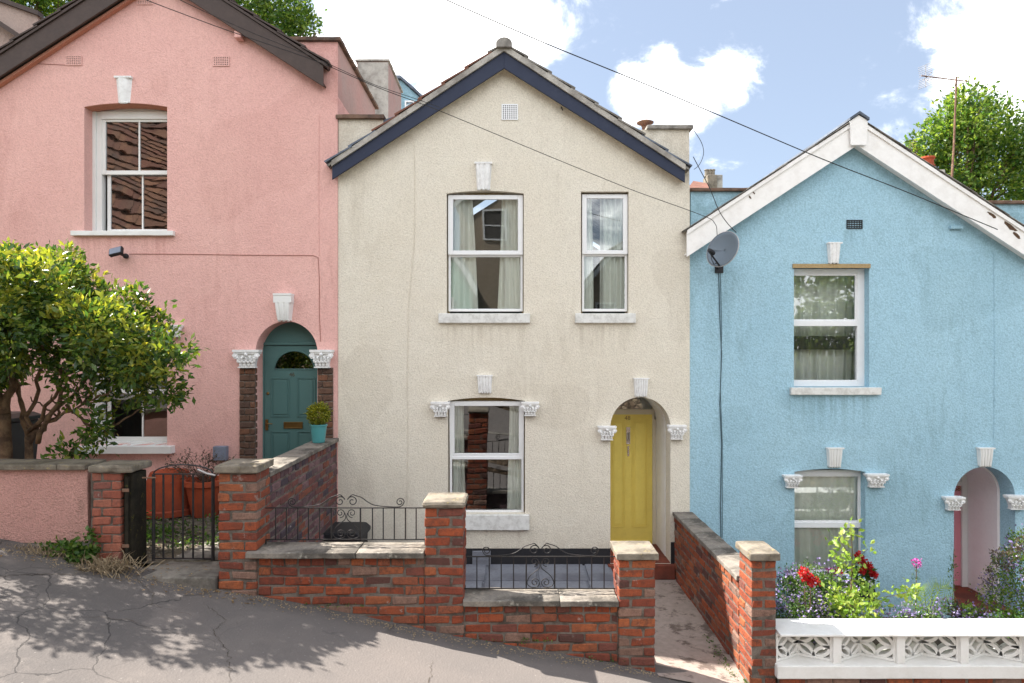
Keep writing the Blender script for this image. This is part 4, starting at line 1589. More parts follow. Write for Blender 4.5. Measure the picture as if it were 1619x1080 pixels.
BX0, BX1 = 2.321, 7.4
bax, baz = X(1355, OY), Z(230, OY)
B_A = arch_pts(bx_(1255), bx_(1374), bz_(612), bz_(423), .03)
B_B = arch_pts(bx_(1256), bx_(1368), bz_(914), bz_(746), .04)
ex0, ex1 = bx_(1508), bx_(1605)
ehw = (ex1 - ex0) / 2
ezs = bz_(738) - ehw
B_D = arch_pts(ex0, ex1, -3.44, ezs, ehw, 24)
gable_wall(blue, M['blue'], BX0, BX1, -4.3, baz - .652 * (bax - BX0) + .06, bax, baz + .06, baz - .652 * (BX1 - bax) + .06, BFY, .28, [B_A, B_B, B_D])
house_box(blue, BX0, BX1, -4.3, bax, baz, BFY + .28, BFY + 7, baz - .652 * (bax - BX0) + .08, baz - .652 * (BX1 - bax) + .08, M['blue'])
for s2, ex in ((-1, X(1086, OY)), (1, 6.75)):
    k = .655
    barge(blue, bax, baz + .335, baz, ex, baz + .315 - k * abs(ex - bax), baz - k * abs(ex - bax), OY, OY + .03, M['whiteboard'])
    # raised upper lip
    MB().prism([(bax, baz + .340), (ex, baz + .340 - k * abs(ex - bax)), (ex, baz + .285 - k * abs(ex - bax)), (bax, baz + .285)], OY - .02, OY - .001).build('barge_lip', M['whiteboard'], blue, bevel=.003)
    roof_side(blue, bax, baz + .345, ex + s2 * .03, baz + .345 - k * (abs(ex - bax) + .03), OY - .03, BFY + 7.1, .006, M['tilegrey'], M['tilegrey'], .5, 9, tk=.35)
MB().prism([(bax - .10, baz - .01), (bax + .10, baz - .01), (bax + .115, baz + .30), (bax, baz + .375), (bax - .115, baz + .30)], OY - .045, OY - .021).build('apex_block', M['whiteboard'], blue, bevel=.004)
MB().prism([(bax - .125, baz + .305), (bax, baz + .385), (bax + .125, baz + .305), (bax + .125, baz + .335), (bax, baz + .42), (bax - .125, baz + .335)], OY - .07, OY + 3).build('ridge_tile', M['lead'], blue)
soffit(blue, bax, baz, X(1086, OY), 6.75, .655, .655, OY + .032, BFY + .1, M['whiteboard'])
# rotten patches in the right board
rr = random.Random(5)
for (px, py, w, h) in ((1568, 340, 7, 3), (1597, 358, 11, 5), (1608, 372, 7, 4), (1186, 312, 3, 2), (1192, 305, 2, 2)):
    c = at(px, py, OY - .0225 if py > 330 and False else OY - .004)
    n = 11
    poly = [(c.x + w / 121 * rr.uniform(.55, 1.2) * math.cos(2 * math.pi * i / n) * (1) - h / 121 * .2 * math.sin(2 * math.pi * i / n),
             c.z - w / 121 * .62 * math.cos(2 * math.pi * i / n) + h / 121 * rr.uniform(.6, 1.2) * math.sin(2 * math.pi * i / n)) for i in range(n)]
    MB().prism(poly, OY - .004, OY + .001).build('rotten_patch', M['grime'], blue)
for (a, b, c_, seed) in ((1092, 1178, 298, 21), (1556, 1700, 318, 22)):
    MB().box(max(bx_(a), BX0 + .003), bx_(b), BFY + .006, BFY + .6, .3, bz_(c_ + 5)).build('parapet', M['blue'], blue)
    rough_box(max(bx_(a), BX0 + .003) - .0, bx_(b) + .03, BFY - .04, BFY + .64, bz_(c_ + 5), bz_(c_), seed=seed).build('coping', M['parapetcap'], blue, bevel=.008)


def wide_window(house, x0, x1, z0, z1, zt, y, hole, e=.055, right_e=.10, transw=.07):
    w = MB()
    w.box(x0, x0 + e * .5, y, y + .06, z0, z1)
    w.box(x1 - right_e, x1, y, y + .06, z0, z1)
    w.box(x0 + e * .5, x1 - right_e, y, y + .06, z1 - .07, z1)
    w.box(x0 + e * .5, x1 - right_e, y, y + .06, z0, z0 + .085)
    w.box(x0 + e * .5, x1 - right_e, y - .01, y + .06, zt - transw / 2, zt + transw / 2)
    win = w.build('window', M['upvc'], house, bevel=.004)
    s_ = MB()
    ring(s_, x0 + e * .5, x1 - right_e, zt + transw / 2, z1 - .07, .02, y + .01, y + .04)
    s_.build('sash', M['upvc'], win, bevel=.003)
    pane('pane', win, x0 + e * .5 + .02, x1 - right_e - .02, zt + transw / 2 + .02, z1 - .09, y + .03)
    pane('pane', win, x0 + e * .5, x1 - right_e, z0 + .085, zt - transw / 2, y + .04)
    xs = [p[0] for p in hole]
    zz = [p[1] for p in hole]
    hd = MB()
    hd.box(min(xs) - .02, max(xs) + .02, y + .061, y + .12, z1 - .004, max(zz) + .05)
    hd.box(min(xs) - .02, x0 + .01, y + .061, y + .12, min(zz) - .02, z1 - .004)
    hd.box(x1 - .01, max(xs) + .02, y + .061, y + .12, min(zz) - .02, z1 - .004)
    hd.build('reveal_packing', M['blue'], win)
    return win


YB = BFY + .12
v1 = wide_window(blue, bx_(1255), X(1367, YB), Z(611, YB), Z(425, YB), Z(511.5, YB), YB, B_A)
MB().box(bx_(1255) - .02, bx_(1374) + .01, BFY - .02, BFY + .004, bz_(424), bz_(417.5)).build('drip_mould', M['ochre'], v1)
sill(v1, bx_(1248), bx_(1390), bz_(624), bz_(612.5), BFY - .06, BFY + .14, seed=31)
v2 = wide_window(blue, bx_(1256), X(1368, YB), Z(913, YB), Z(743, YB), Z(830, YB), YB, B_B, right_e=.07)
sill(v2, bx_(1248), bx_(1380), bz_(926), bz_(914.5), BFY - .06, BFY + .14, seed=32)
curtain(X(1252, YB + .12), X(1375, YB + .12), Z(612, YB), Z(425, YB), YB + .30, 'full width net curtain in the upstairs window of the blue house', 9, .03, 7)
curtain(X(1252, YB + .12), X(1375, YB + .12), Z(914, YB), Z(741, YB), YB + .085, 'full width net curtain in the downstairs window of the blue house', 10, .013, 8)
keystone(blue, bx_(1306.5), bx_(1328), bz_(416), bz_(384), BFY, .8, 3, 0)
keystone(blue, bx_(1305.5), bx_(1331), bz_(737), bz_(707), BFY, .84, 5, 0, M['white'])
keystone(blue, bx_(1543), bx_(1568), bz_(736), bz_(707), BFY, .84, 5, 0, M['white'])
capital(blue, bx_(1236), bx_(1264), bz_(770), bz_(750), BFY, 21)
capital(blue, bx_(1365), bx_(1400), bz_(769), bz_(748), BFY, 22)
capital(blue, bx_(1488), bx_(1519), bz_(805), bz_(784), BFY, 23)
capital(blue, bx_(1586), bx_(1622), bz_(804), bz_(782), BFY, 24)
air_vent(blue, bx_(1338), bx_(1363), bz_(362), bz_(348), BFY, M['black'], 6, 4, True)
MB().box(bx_(1500), bx_(1519), BFY - .05, BFY, bz_(363), bz_(358)).build('bracket', M['blue'], blue, bevel=.008)
# porch
EY = BFY + .95
porch(blue, ex0, ex1, -3.44, ezs, ehw, BFY + .283, EY + .2, M['lilac'], M['redtile'], -3.40)
pf = MB()
pf.box(ex1 - .085, ex1 - .005, EY - .03, EY + .05, -3.40, ezs + .3)
pf.box(ex0 + .005, ex0 + .06, EY - .03, EY + .05, -3.40, ezs + .2)
pf.box(ex0 + .06, ex1 - .085, EY - .03, EY + .05, ezs - .03, ezs + .03)
pf.build('door_frame', M['white'], blue, bevel=.004)
pd = MB().box(ex0 + .062, ex1 - .087, EY, EY + .04, -3.39, ezs - .03).build('door', M['pinkdoor'], blue, bevel=.004)
letters('58', pd, ex1 - .14, Z(776, EY), EY - .004, .10, M['brass'])
ft = MB().prism([(ex0 + .02, ezs + .03), (ex1 - .02, ezs + .03)] + [(ex0 + ehw + (ehw - .02) * math.cos(math.pi * i / 16), ezs + .03 + (ehw - .06) * math.sin(math.pi * i / 16)) for i in range(1, 16)], EY + .0, EY + .02)
ft.build('fanlight', M['lilac'], blue)
MB().prism([(ex0 + ehw + (ehw + r) * math.cos(math.pi * i / 24), ezs + (ehw + r) * math.sin(math.pi * i / 24)) for r, rng_ in ((-.004, range(25)), (-.02, range(24, -1, -1))) for i in rng_], BFY + .30, BFY + .33).build('arch_rib', M['lilac'], blue)
MB().box(ex1 - .02, ex1 - .004, BFY + .30, BFY + .33, -3.40, ezs).build('arch_rib', M['lilac'], blue)
# cables down the blue wall
MB().tube([at(1136, 422, BFY - .01), at(1138, 500, BFY - .01), at(1141, 560, BFY - .01), at(1138, 640, BFY - .01), at(1141, 700, BFY - .01), at(1139, 800, BFY - .01), at(1140, 856, BFY - .01)], .0055, 5).build('cable', M['bluecable'], blue)
MB().tube([at(1139, 430, BFY - .008), at(1141, 520, BFY - .008), at(1139, 620, BFY - .008), at(1142, 700, BFY - .008), at(1142, 850, BFY - .008)], .0035, 5).build('cable', M['bluecable'], blue)
MB().tube([at(1571, 400, BFY - .003), at(1572, 560, BFY - .003), at(1571, 706, BFY - .003)], .003, 4).build('cable', M['blue'], blue)

# satellite dish
ds = thing('satellite_dish', at(1136, 420, BFY), 'grey oval satellite dish on a bracket at the left corner of the blue wall', 'satellite dish')
dc = at(1146, 397, 8.45)
axis = Vector((-.72, -.62, .32)).normalized()
sx_ = axis.cross(Vector((0, 0, 1))).normalized()
sy_ = sx_.cross(axis).normalized()
mb = MB()


def dfn(u, v):
    r = .235 * (.02 + .98 * u)
    a = v * 2 * math.pi
    dep = .055 * (r / .235) ** 2
    return tuple(dc + sx_ * (r * .93 * math.cos(a)) + sy_ * (r * math.sin(a)) + axis * dep)


mb.grid(dfn, 7, 36)
dd = mb.build('dish', M['dish'], ds, smooth=True)
sm = dd.modifiers.new('thickness', 'SOLIDIFY')
sm.thickness = .006
rimp = [dfn(1, k / 36) for k in range(37)]
MB().tube(rimp, .006, 5).build('rim', M['alu'], ds)
lnb = dc + axis * .27 - sy_ * .13
MB().tube([dc - sy_ * .22 + axis * .05, lnb - sy_ * .03], .011, 6).build('arm', M['black'], ds)
MB().tube([lnb - axis * .05, lnb, lnb + axis * .05], [.028, .032, .024], 10).build('receiver', M['black'], ds)
MB().tube([dc - axis * .01, at(1137, 412, 8.7), at(1136, 424, BFY - .02)], .014, 8).build('mast', M['black'], ds)
MB().box(bx_(1130), bx_(1143), BFY - .02, BFY, bz_(432), bz_(416)).build('wall_plate', M['black'], ds)
MB().tube([lnb, lnb + Vector((.0, 0, -.08)), lnb + Vector((.06, .1, -.14)), lnb + Vector((.14, .2, -.10)), at(1136, 425, BFY - .03)], .005, 5).build('cable', M['cable'], ds)

# ================================================================== neighbours up the hill
nb = thing('uphill_house', (-8.9, 9.4, -.9), 'pale pinkish gable of the next house, peeping past the top left bargeboard', 'house')
gable_wall(nb, M['palehouse'], -11.2, -6.98, -1.6, 4.2, -9.0, 5.75, 4.02, 9.3, .3, [])
house_box(nb, -11.2, -6.98, -1.6, -9.0, 5.7, 9.6, 14, 4.2, 4.02, M['palehouse'])
MB().prism([(-9.0, 5.75), (-6.35, 4.02 + .23 - .23), (-6.35, 4.08), (-9.0, 5.85)], 9.2, 14.2).build('roof', M['brownboard'], nb)
MB().prism([(-9.0, 5.75), (-9.0, 5.85), (-11.6, 4.14), (-11.6, 4.04)], 9.2, 14.2).build('roof', M['brownboard'], nb)
MB().box(-6.98, X(62, 9.45), 9.45, 12, 1.0, Z(52, 9.45)).build('parapet', M['palehouse'], nb)
MB().prism([(-7.6, Z(-20, 9.4)), (X(60, 9.4), Z(24, 9.4)), (X(60, 9.4), Z(80, 9.4)), (-7.6, Z(80, 9.4))], 9.4, 9.44).build('side_gable', M['palehouse'], nb)
MB().prism([(-7.6, Z(-27, 9.38)), (X(63, 9.38), Z(19, 9.38)), (X(63, 9.38), Z(26, 9.38)), (-7.6, Z(-20, 9.38))], 9.34, 9.46).build('coping', M['brownboard'], nb)

tq = thing('turquoise_house', at(648, 170, 17.5), 'pale turquoise house corner behind the grey stack, left of the cream roof', 'house')
a_, b_, c_ = at(630, 128, 17), at(634, 124, 17), at(672, 172, 17)
MB().prism([(a_.x - .6, -1), (c_.x + .5, -1), (c_.x + .5, c_.z - .3), (b_.x, b_.z - .05), (a_.x - .6, b_.z - .05)], 17, 21).build('wall', M['blue'], tq)
MB().prism([(b_.x - .7, b_.z - .03), (b_.x, b_.z - .03), (c_.x + .6, c_.z - .35), (c_.x + .6, c_.z - .28), (b_.x, b_.z + .04), (b_.x - .7, b_.z + .04)], 16.9, 21.1).build('roof', M['lead'], tq)
w = MB()
ring(w, X(640, 16.95), X(655, 16.95), Z(175, 16.95), Z(159, 16.95), .035, 16.95, 17.0)
w_ = w.build('window', M['upvc'], tq)
pane('pane', w_, X(642, 16.98), X(653, 16.98), Z(173, 16.98), Z(161, 16.98), 16.98)

# chimneys seen between cream and blue
ch = thing('far_chimney', at(1132, 300, 24), 'small far chimney stack with pale pots seen between the cream and blue roofs', 'chimney')
z0_ = Z(296, 24)
MB().box(X(1119, 24), X(1134, 24), 24, 24.6, -3, Z(276, 24)).build('stack', M['coping'], ch, bevel=.02)
MB().box(X(1134.5, 24), X(1144, 24), 24.1, 24.8, -3, Z(275, 24)).build('stack', M['cement'], ch, bevel=.02)
for k, px in enumerate((1121, 1126, 1131)):
    MB().lathe([(.09, 0), (.075, .03), (.07, .2), (.09, .22), (.085, .25)], (X(px, 24), 24.3, Z(276, 24)), 10).build('pot', M['coping'], ch)
fr2 = thing('far_red_roof', at(1105, 300, 22), 'strip of far red tiled roof just right of the cream parapet', 'roof')
rf = MB()
rf.add([at(1088, 297, 21), at(1121, 299, 21), at(1119, 290, 24), at(1096, 286, 24), at(1088, 300, 21) + Vector((0, 0, -3)), at(1121, 300, 21) + Vector((0, 0, -3)), at(1119, 300, 24) + Vector((0, 0, -3)), at(1096, 300, 24) + Vector((0, 0, -3))],
       [(0, 1, 2, 3), (0, 4, 5, 1), (1, 5, 6, 2), (2, 6, 7, 3), (3, 7, 4, 0), (4, 7, 6, 5)])
rf.build('slope', M['tilered'], fr2)
# chimney pot behind the blue ridge and the aerial
cp = thing('clay_chimney', at(1470, 300, 12.2), 'squat orange clay chimney pot behind the right slope of the blue roof', 'chimney')
c = at(1466, 262, 12.2)
MB().box(c.x - .2, c.x + .2, 12.0, 12.6, -2, c.z - .12).build('stack', M['cement'], cp, bevel=.02)
MB().lathe([(.13, -.02), (.105, .02), (.10, .10), (.125, .12), (.12, .15), (.09, .15)], c, 16).build('pot', M['terracotta'], cp)
ae = thing('tv_aerial', at(1503, 300, 12.3), 'rusty television aerial on a tall crooked mast above the blue roof', 'aerial')
b0, b1 = at(1503, 310, 12.3), at(1512, 122, 12.3)
MB().tube([b0 - Vector((0, 0, .6)), b0, at(1508, 230, 12.3), b1], [.022, .022, .018, .016], 7).build('mast', M['rust'], ae)
p0, p1 = at(1457, 120, 12.1), at(1530, 129, 12.5)
MB().tube([p0, p1], .011, 6).build('boom', M['rust'], ae)
u = (p1 - p0).normalized()
side = Vector((0, 0, 1)).cross(u).normalized()
for k in range(14):
    t = .12 + .86 * k / 13
    c = p0.lerp(p1, t)
    L = .11 if k < 12 else .16
    tl = (side * .9 + Vector((0, 0, -.45)) * 1).normalized()
    MB().tube([c - tl * L, c + tl * L], .005, 5).build('element', M['alu'], ae)
rc = p0 + u * .10
for s in (-1, 1):
    for k in range(6):
        c = rc + Vector((0, 0, s * (.03 + .032 * k)))
        MB().tube([c - side * .13 + u * -.02 * k * .3, c + side * .13 + u * -.02 * k * .3], .0045, 4).build('reflector_rod', M['alu'], ae)
    MB().tube([rc, rc + Vector((0, 0, s * .2))], .006, 4).build('reflector_stay', M['alu'], ae)

# ================================================================== wires
def wire(pts, r, label, n=14, name='overhead_wire'):
    P = [at(*p) for p in pts]
    out = []
    for a, b in zip(P, P[1:]):
        for k in range(n):
            out.append(a.lerp(b, k / n))
    out.append(P[-1])
    # gentle smoothing
    for _ in range(10):
        out = [out[0]] + [(out[i - 1] + out[i] * 2 + out[i + 1]) / 4 for i in range(1, len(out) - 1)] + [out[-1]]
    o = MB().tube(out, r, 6).build(name, M['cable'], None)
    tag(o, label, 'cable', 'wires strung across the houses')
    return o


wire([(600, -52, 6.4), (705, 0, 6.7), (860, 68, 7.1), (1040, 141, 7.5), (1300, 252, 8.0), (1430, 302, 8.35), (1577, 363, 8.62)], .0056, 'highest black wire, crossing the open sky down to the right end of the blue bargeboard')
wire([(170, -30, 6.6), (225, -2, 6.7), (350, 45, 6.95), (500, 96, 7.2), (600, 140, 7.5), (690, 173, 7.65), (870, 248, 7.9), (1000, 301, 8.1), (1093, 334, 8.3), (1126, 347, 8.45), (1133, 358, 8.5), (1134, 376, 8.62)], .004,
     'long black wire sagging from the top left across the cream gable to the dish')
wire([(220, -40, 6.5), (283, 0, 6.6), (400, 53, 6.9), (500, 92, 7.2), (590, 134, 7.5), (668, 160, 7.9), (695, 170, 8.2)], .0033, 'short second wire running beside the long one from the top left to the cream roof')
wire([(1096, 205, 8.85), (1110, 225, 8.8), (1114, 243, 8.8), (1106, 262, 8.8), (1097, 268, 8.85)], .004, 'small loose loop of black wire hanging off the cream parapet corner', 6)
wire([(1096, 248, 8.8), (1110, 275, 8.75), (1124, 300, 8.7), (1136, 335, 8.6), (1152, 356, 8.6), (1164, 368, 8.6)], .005, 'thin black wire dropping from the cream parapet to the satellite dish', 6)

# ================================================================== FRONT WALL of the cream house
FW = 6.0
fw = thing('front_garden_wall', (-.6, 6.12, -2.6), 'stepped orange brick front wall with three piers and sandstone copings below the cream house', 'garden wall')
CAPT = 'pier_cap'
g6 = lambda x, y: ground(x) - .05


def pier_core(parent, x0, x1, y0, y1, zt, zb, e=.008):
    MB().box(x0 + e, x1 - e, y0 + e, y1 - e, zb, zt).build('mortar', M['mortar'], parent)


piers = [(-2.575, -2.237, -1.07, -1.0, -2.3, X(340, 5.95), X(430, 6.3)), (-.765, -.424, -1.375, -1.312, -2.62, -.755, -.40), (.934, 1.256, -1.825, -1.765, -3.0, .90, 1.285)]
for i, (a, b, zt, zc, zb, ca, cb) in enumerate(piers):
    pinwheel_pier(fw, a, b, 5.98, 5.98 + b - a, zt, zb, M['brick'])
    pier_core(fw, a, b, 5.98, 5.98 + b - a, zt, zb - .2)
    rough_box(a - .022, b + .022, 5.945, 6.355, zt + .002, zc, amp=.004, seed=40 + i).build('pier_cap', M['coping'], fw, bevel=(.012, .03, .008)[i])
for (a, b, zt, zb, zz) in ((-2.237, -.765, -1.81, -2.5, 0), (-.424, .934, -2.225, -2.8, 0)):
    brick_face(fw, (a + .003, 6.0), (b - .003, 6.0), (0, -1), zt, zb, M['brick'], zmin=g6)
    brick_face(fw, (b - .003, 6.225), (a + .003, 6.225), (0, 1), zt, YARD, M['brickdark'], stuff=True)
    MB().box(a - .02, b + .02, 6.009, 6.216, zb - .45, zt).build('mortar', M['mortar'], fw)
for (a, b, z1) in ((-2.32, -1.36, -1.755), (-1.357, -.768, -1.757), (-.43, .42, -2.175), (.423, .932, -2.177)):
    o = rough_box(a, b, 5.94 if a > -2.3 else 5.93, 6.28, z1 - .052, z1, amp=.0035, seed=int(a * 10) % 50).build('coping_stone', M['copingdark'] if a < 5 else M['coping'], fw, bevel=.008)
# courses carried on under the piers' bases left of pier
# mortar smears and the render patches are in the brick material

RAIL = 'scrolled iron railings on the front wall'


def catmull(P, n=6):
    out = []
    for i in range(len(P) - 1):
        p0, p1, p2, p3 = P[max(i - 1, 0)], P[i], P[i + 1], P[min(i + 2, len(P) - 1)]
        for k in range(n):
            t = k / n
            out.append(tuple(.5 * ((2 * p1[q]) + (-p0[q] + p2[q]) * t + (2 * p0[q] - 5 * p1[q] + 4 * p2[q] - p3[q]) * t * t + (-p0[q] + 3 * p1[q] - 3 * p2[q] + p3[q]) * t ** 3) for q in (0, 1)))
    out.append(P[-1])
    return out


def spiral(cx, cy, r0, r1, a0, turns, n=22):
    return [(cx + (r0 + (r1 - r0) * k / n) * math.cos(a0 + turns * 2 * math.pi * k / n), cy + (r0 + (r1 - r0) * k / n) * math.sin(a0 + turns * 2 * math.pi * k / n)) for k in range(n + 1)]


def railing(x0, x1, xc, zb, zt, bars, y, label):
    t = thing('iron_railing', ((x0 + x1) / 2, y, zb), label, 'railing', RAIL)
    u = .00117
    MB().box(x0, x1, y - .007, y + .007, zt - .004, zt + .004).build('top_rail', M['iron'], t)
    MB().box(x0, x1, y - .007, y + .007, zb - .004, zb + .004).build('bottom_rail', M['iron'], t)
    for s in (x0 + .01, x1 - .01):
        MB().tube([(s, y, zb - .05), (s, y, zb)], .007, 6).build('foot', M['iron'], t)
    for k, b in enumerate(bars):
        big = abs(b - xc) < .17
        MB().tube([(b, y, zb + .004), (b, y, zt - .004)], .0075 if big else .0058, 6).build('bar', M['iron'], t)
    for s in (-1, 1):
        # crest: inner spiral, sweep along the rail, outer spiral
        top = spiral(48, 48, 10, 42, .8, 1.38)
        pts = [(p[0], p[1]) for p in top]
        sweep = [(75, 92), (120, 78), (165, 45), (215, 20), (300, 8), (405, 5), (436, 18), (450, 45)]
        P = catmull(pts[:-1] + [(30, 86), (50, 100)] + sweep, 4) + spiral(418, 42, 33, 8, .15, 1.35)
        MB().tube([(xc + s * p[0] * u, y - .004, zt + .004 + p[1] * u) for p in P], .0048, 5).build('scroll', M['iron'], t)
        P = spiral(45, -40, 8, 36, 2.0, 1.45)
        MB().tube([(xc + s * p[0] * u, y - .003, zt + p[1] * u) for p in P], .0042, 5).build('scroll', M['iron'], t)
        P = catmull([(10, -40), (4, -70), (14, -95), (45, -118), (80, -150), (98, -180), (103, -205), (88, -228), (60, -240)], 4) + spiral(42, -200, 39, 8, 4.9, -1.55)
        sc_z = (zt - zb) / u
        MB().tube([(xc + s * p[0] * u, y - .003, zt + p[1] * u * min(1, (sc_z - 2) / 244)) for p in P], .0042, 5).build('scroll', M['iron'], t)
    return t


RY = 6.2
railing(X(419, RY), X(674, RY), X(547.5, RY), Z(853, RY), Z(803, RY), [X(p, RY) for p in (436, 453, 471, 488, 505.5, 524, 570, 589, 606, 623.5, 641, 658)], RY,
        'scrolled black iron railing on the higher coping, left of the middle pier')
railing(X(733, RY), X(978, RY), X(854.4, RY), Z(930.5, RY), Z(880, RY), [X(p, RY) for p in (754, 773.6, 792.5, 812, 832, 877, 896.7, 916, 935.5, 955)], RY,
        'scrolled black iron railing on the lower coping, right of the middle pier')

# ------------------------------------------------------------------ party garden walls
lw = thing('left_garden_wall', (-2.39, 7.6, YARD), 'dark weathered brick garden wall running back to the house between pink and cream', 'garden wall')
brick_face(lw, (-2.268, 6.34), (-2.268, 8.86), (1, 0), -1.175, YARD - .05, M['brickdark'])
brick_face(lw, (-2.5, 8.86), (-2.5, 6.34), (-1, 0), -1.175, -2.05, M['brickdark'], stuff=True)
MB().box(-2.491, -2.277, 6.33, 8.875, -3, -1.175).build('mortar', M['mortar'], lw)
yy = 6.36
for k, l in enumerate((.62, .7, .58, .61)):
    rough_box(-2.525, -2.245, yy, yy + l - .004, -1.175, -1.128, amp=.004, seed=60 + k).build('coping_stone', M['copingdark'], lw, bevel=.008)
    yy += l
rw = thing('right_garden_wall', (2.22, 7.5, -2.95), 'orange brick garden wall with dark coping running back beside the path to the blue house', 'garden wall')
brick_face(rw, (2.108, 8.88), (2.108, 6.34), (-1, 0), -2.14, -3.02, M['brick'])
brick_face(rw, (2.325, 6.34), (2.325, 8.88), (1, 0), -2.14, -3.02, M['brickdark'], stuff=True)
MB().box(2.117, 2.316, 6.33, 8.89, -3.3, -2.14).build('mortar', M['mortar'], rw)
yy = 6.345
for k, l in enumerate((.66, .6, .68, .59)):
    rough_box(2.085, 2.345, yy, yy + l - .004, -2.138, -2.088, amp=.004, seed=70 + k).build('coping_stone', M['copingdark'], rw, bevel=.008)
    yy += l
small_pier(rw, 2.098, 2.322, 5.985, 6.325, -1.835, -3.25, M['brick'])
pier_core(rw, 2.098, 2.322, 5.985, 6.325, -1.835, -3.4)
rough_box(2.075, 2.345, 5.95, 6.355, -1.833, -1.765, amp=.004, seed=75).build('pier_cap', M['coping'], rw, bevel=.012)

# ------------------------------------------------------------------ pink front wall, pier, gate
pw = thing('pink_garden_wall', (-5.4, 6.3, -2.0), 'low pink rendered front wall with mossy coping and a brick pier at its right end', 'garden wall')
PWY = 6.2
mb = MB()
xr = X(139, PWY)
mb.grid(lambda u, v: (-9.5 + (xr + 9.5) * u, PWY + .012 * math.sin(u * 40 + v * 3) * .4, Z(858, PWY) + (-1.077 - Z(858, PWY)) * v), 60, 12)
mb.box(-9.5, xr, PWY + .012, PWY + .25, -2.4, -1.077)
mb.build('render', M['pinkwall'], pw)
MB().box(-9.5, xr + .02, PWY + .004, PWY + .02, -2.4, Z(856, PWY)).build('footing', M['concrete'], pw)
xx = -9.5
k = 0
while xx < xr:
    l = min(.8 + .1 * (k % 3), xr + .01 - xx)
    rough_box(xx, xx + l - .004, PWY - .055, PWY + .28, -1.075, -1.022, amp=.005, seed=80 + k).build('coping_stone', M['coping'], pw, bevel=.010)
    xx += l
    k += 1
pa, pb2 = X(146, 6.12), X(191, 6.12)
pinwheel_pier(pw, pa, pb2, 6.12, 6.12 + (pb2 - pa), -1.09, -1.95, M['brickpale'], ch=.0795)
pier_core(pw, pa, pb2, 6.12, 6.12 + (pb2 - pa), -1.09, -2.3)
MB().box(pa - .03, pa + .004, 6.15, 6.3, -2.2, -1.1).build('mortar', M['mortar'], pw)
rough_box(pa - .022, pb2 + .12, 6.085, 6.44, -1.088, -1.025, amp=.007, seed=90).build('pier_cap', M['coping'], pw, bevel=.02)
gp = thing('timber_gate_post', (pb2 + .06, 6.2, -1.95), 'blackened mossy timber post fixed to the right side of the pink wall pier', 'gate post')
rough_box(pb2 + .006, pb2 + .085, 6.16, 6.40, -2.05, -1.11, amp=.004, cell=.05, seed=91).build('post', M['timber'], gp, bevel=.008)
MB().box(pb2 + .03, pb2 + .06, 6.13, 6.158, -2.0, -1.13).build('batten', M['timber'], gp, bevel=.004)
for z in (-1.25, -1.75):
    MB().box(pb2 + .01, pb2 + .07, 6.125, 6.13, z - .015, z + .015).build('hinge_plate', M['rust'], gp)

GYY = 6.2
gt = thing('garden_gate', (X(290, GYY), GYY, Z(882, GYY)), 'plain black iron bar gate with a low arched top beside the timber post', 'gate')
gxs = [X(p, GYY) for p in (243, 258.5, 273.5, 289.5, 305.5, 321.5, 337)]
zt, zb = Z(749.5, GYY), Z(883, GYY)
for k, x in enumerate(gxs):
    thick = .015 if k in (0, 6) else .009
    MB().tube([(x, GYY, zb - (.02 if k in (0, 6) else 0)), (x, GYY, zt)], thick, 6).build('bar', M['iron'], gt)
MB().box(gxs[0], gxs[-1], GYY - .006, GYY + .006, zt - .005, zt + .006).build('top_rail', M['iron'], gt)
MB().box(gxs[0], gxs[-1], GYY - .006, GYY + .006, zb - .005, zb + .006).build('bottom_rail', M['iron'], gt)
gc = (gxs[0] + gxs[-1]) / 2
gw = (gxs[-1] - gxs[0]) / 2
MB().tube([(gc - gw * math.cos(math.pi * i / 16), GYY, zt + .085 * math.sin(math.pi * i / 16)) for i in range(17)], .007, 6).build('arch', M['iron'], gt)
MB().tube([(gxs[-1] - .13, GYY - .02, zt + .045), (gxs[-1] - .05, GYY - .02, zt + .01), (gxs[-1] + .03, GYY - .02, zt - .01)], .010, 6).build('latch', M['alu'], gt)
MB().tube([(gxs[0] + .03, GYY - .02, zt - .03), (gxs[0] - .09, GYY - .02, zt - .03)], .008, 6).build('hinge', M['rust'], gt)
stp = rough_box(X(206, 5.95), X(343, 5.95) - .01, 5.95, 6.4, -2.12, -1.972, amp=.007, seed=95).build('gate_step', M['concrete'], None, bevel=.014)
tag(stp, 'worn grey stone step under the iron bar gate', 'step')

# ------------------------------------------------------------------ white balustrade wall of the blue house
bw = thing('white_screen_wall', (3.9, 6.1, -3.0), 'white painted low wall of pierced screen blocks with a broad flat coping, below the blue house', 'garden wall')
BXa, BXb = 2.335, 6.2
M['masonrywhite'] = paint('white_masonry_paint', (.80, .79, .76, 1), .8, (.42, .38, .30, 1), .30, .5, 6, .2)
rough_box(BXa, BXb, 5.93, 6.295, -2.486, -2.464, amp=.0015, cell=.12, seed=100).build('coping', M['masonrywhite'], bw, bevel=.008)
rough_box(BXa - .03, BXb, 5.925, 6.295, -2.850, -2.735, amp=.002, cell=.12, seed=101).build('plinth', M['masonrywhite'], bw, bevel=.01)
brick_face(bw, (BXa, 5.965), (5.4, 5.965), (0, -1), -2.853, -3.4, M['brick'], header_first=False, zmin=lambda x, y: ground(x) - .05)
MB().box(BXa, BXb, 5.975, 6.28, -3.6, -2.852).build('mortar', M['mortar'], bw)
per = .556
wv = .15
Wb = math.hypot(per / 2, wv)
Hb = .244
_sb = None


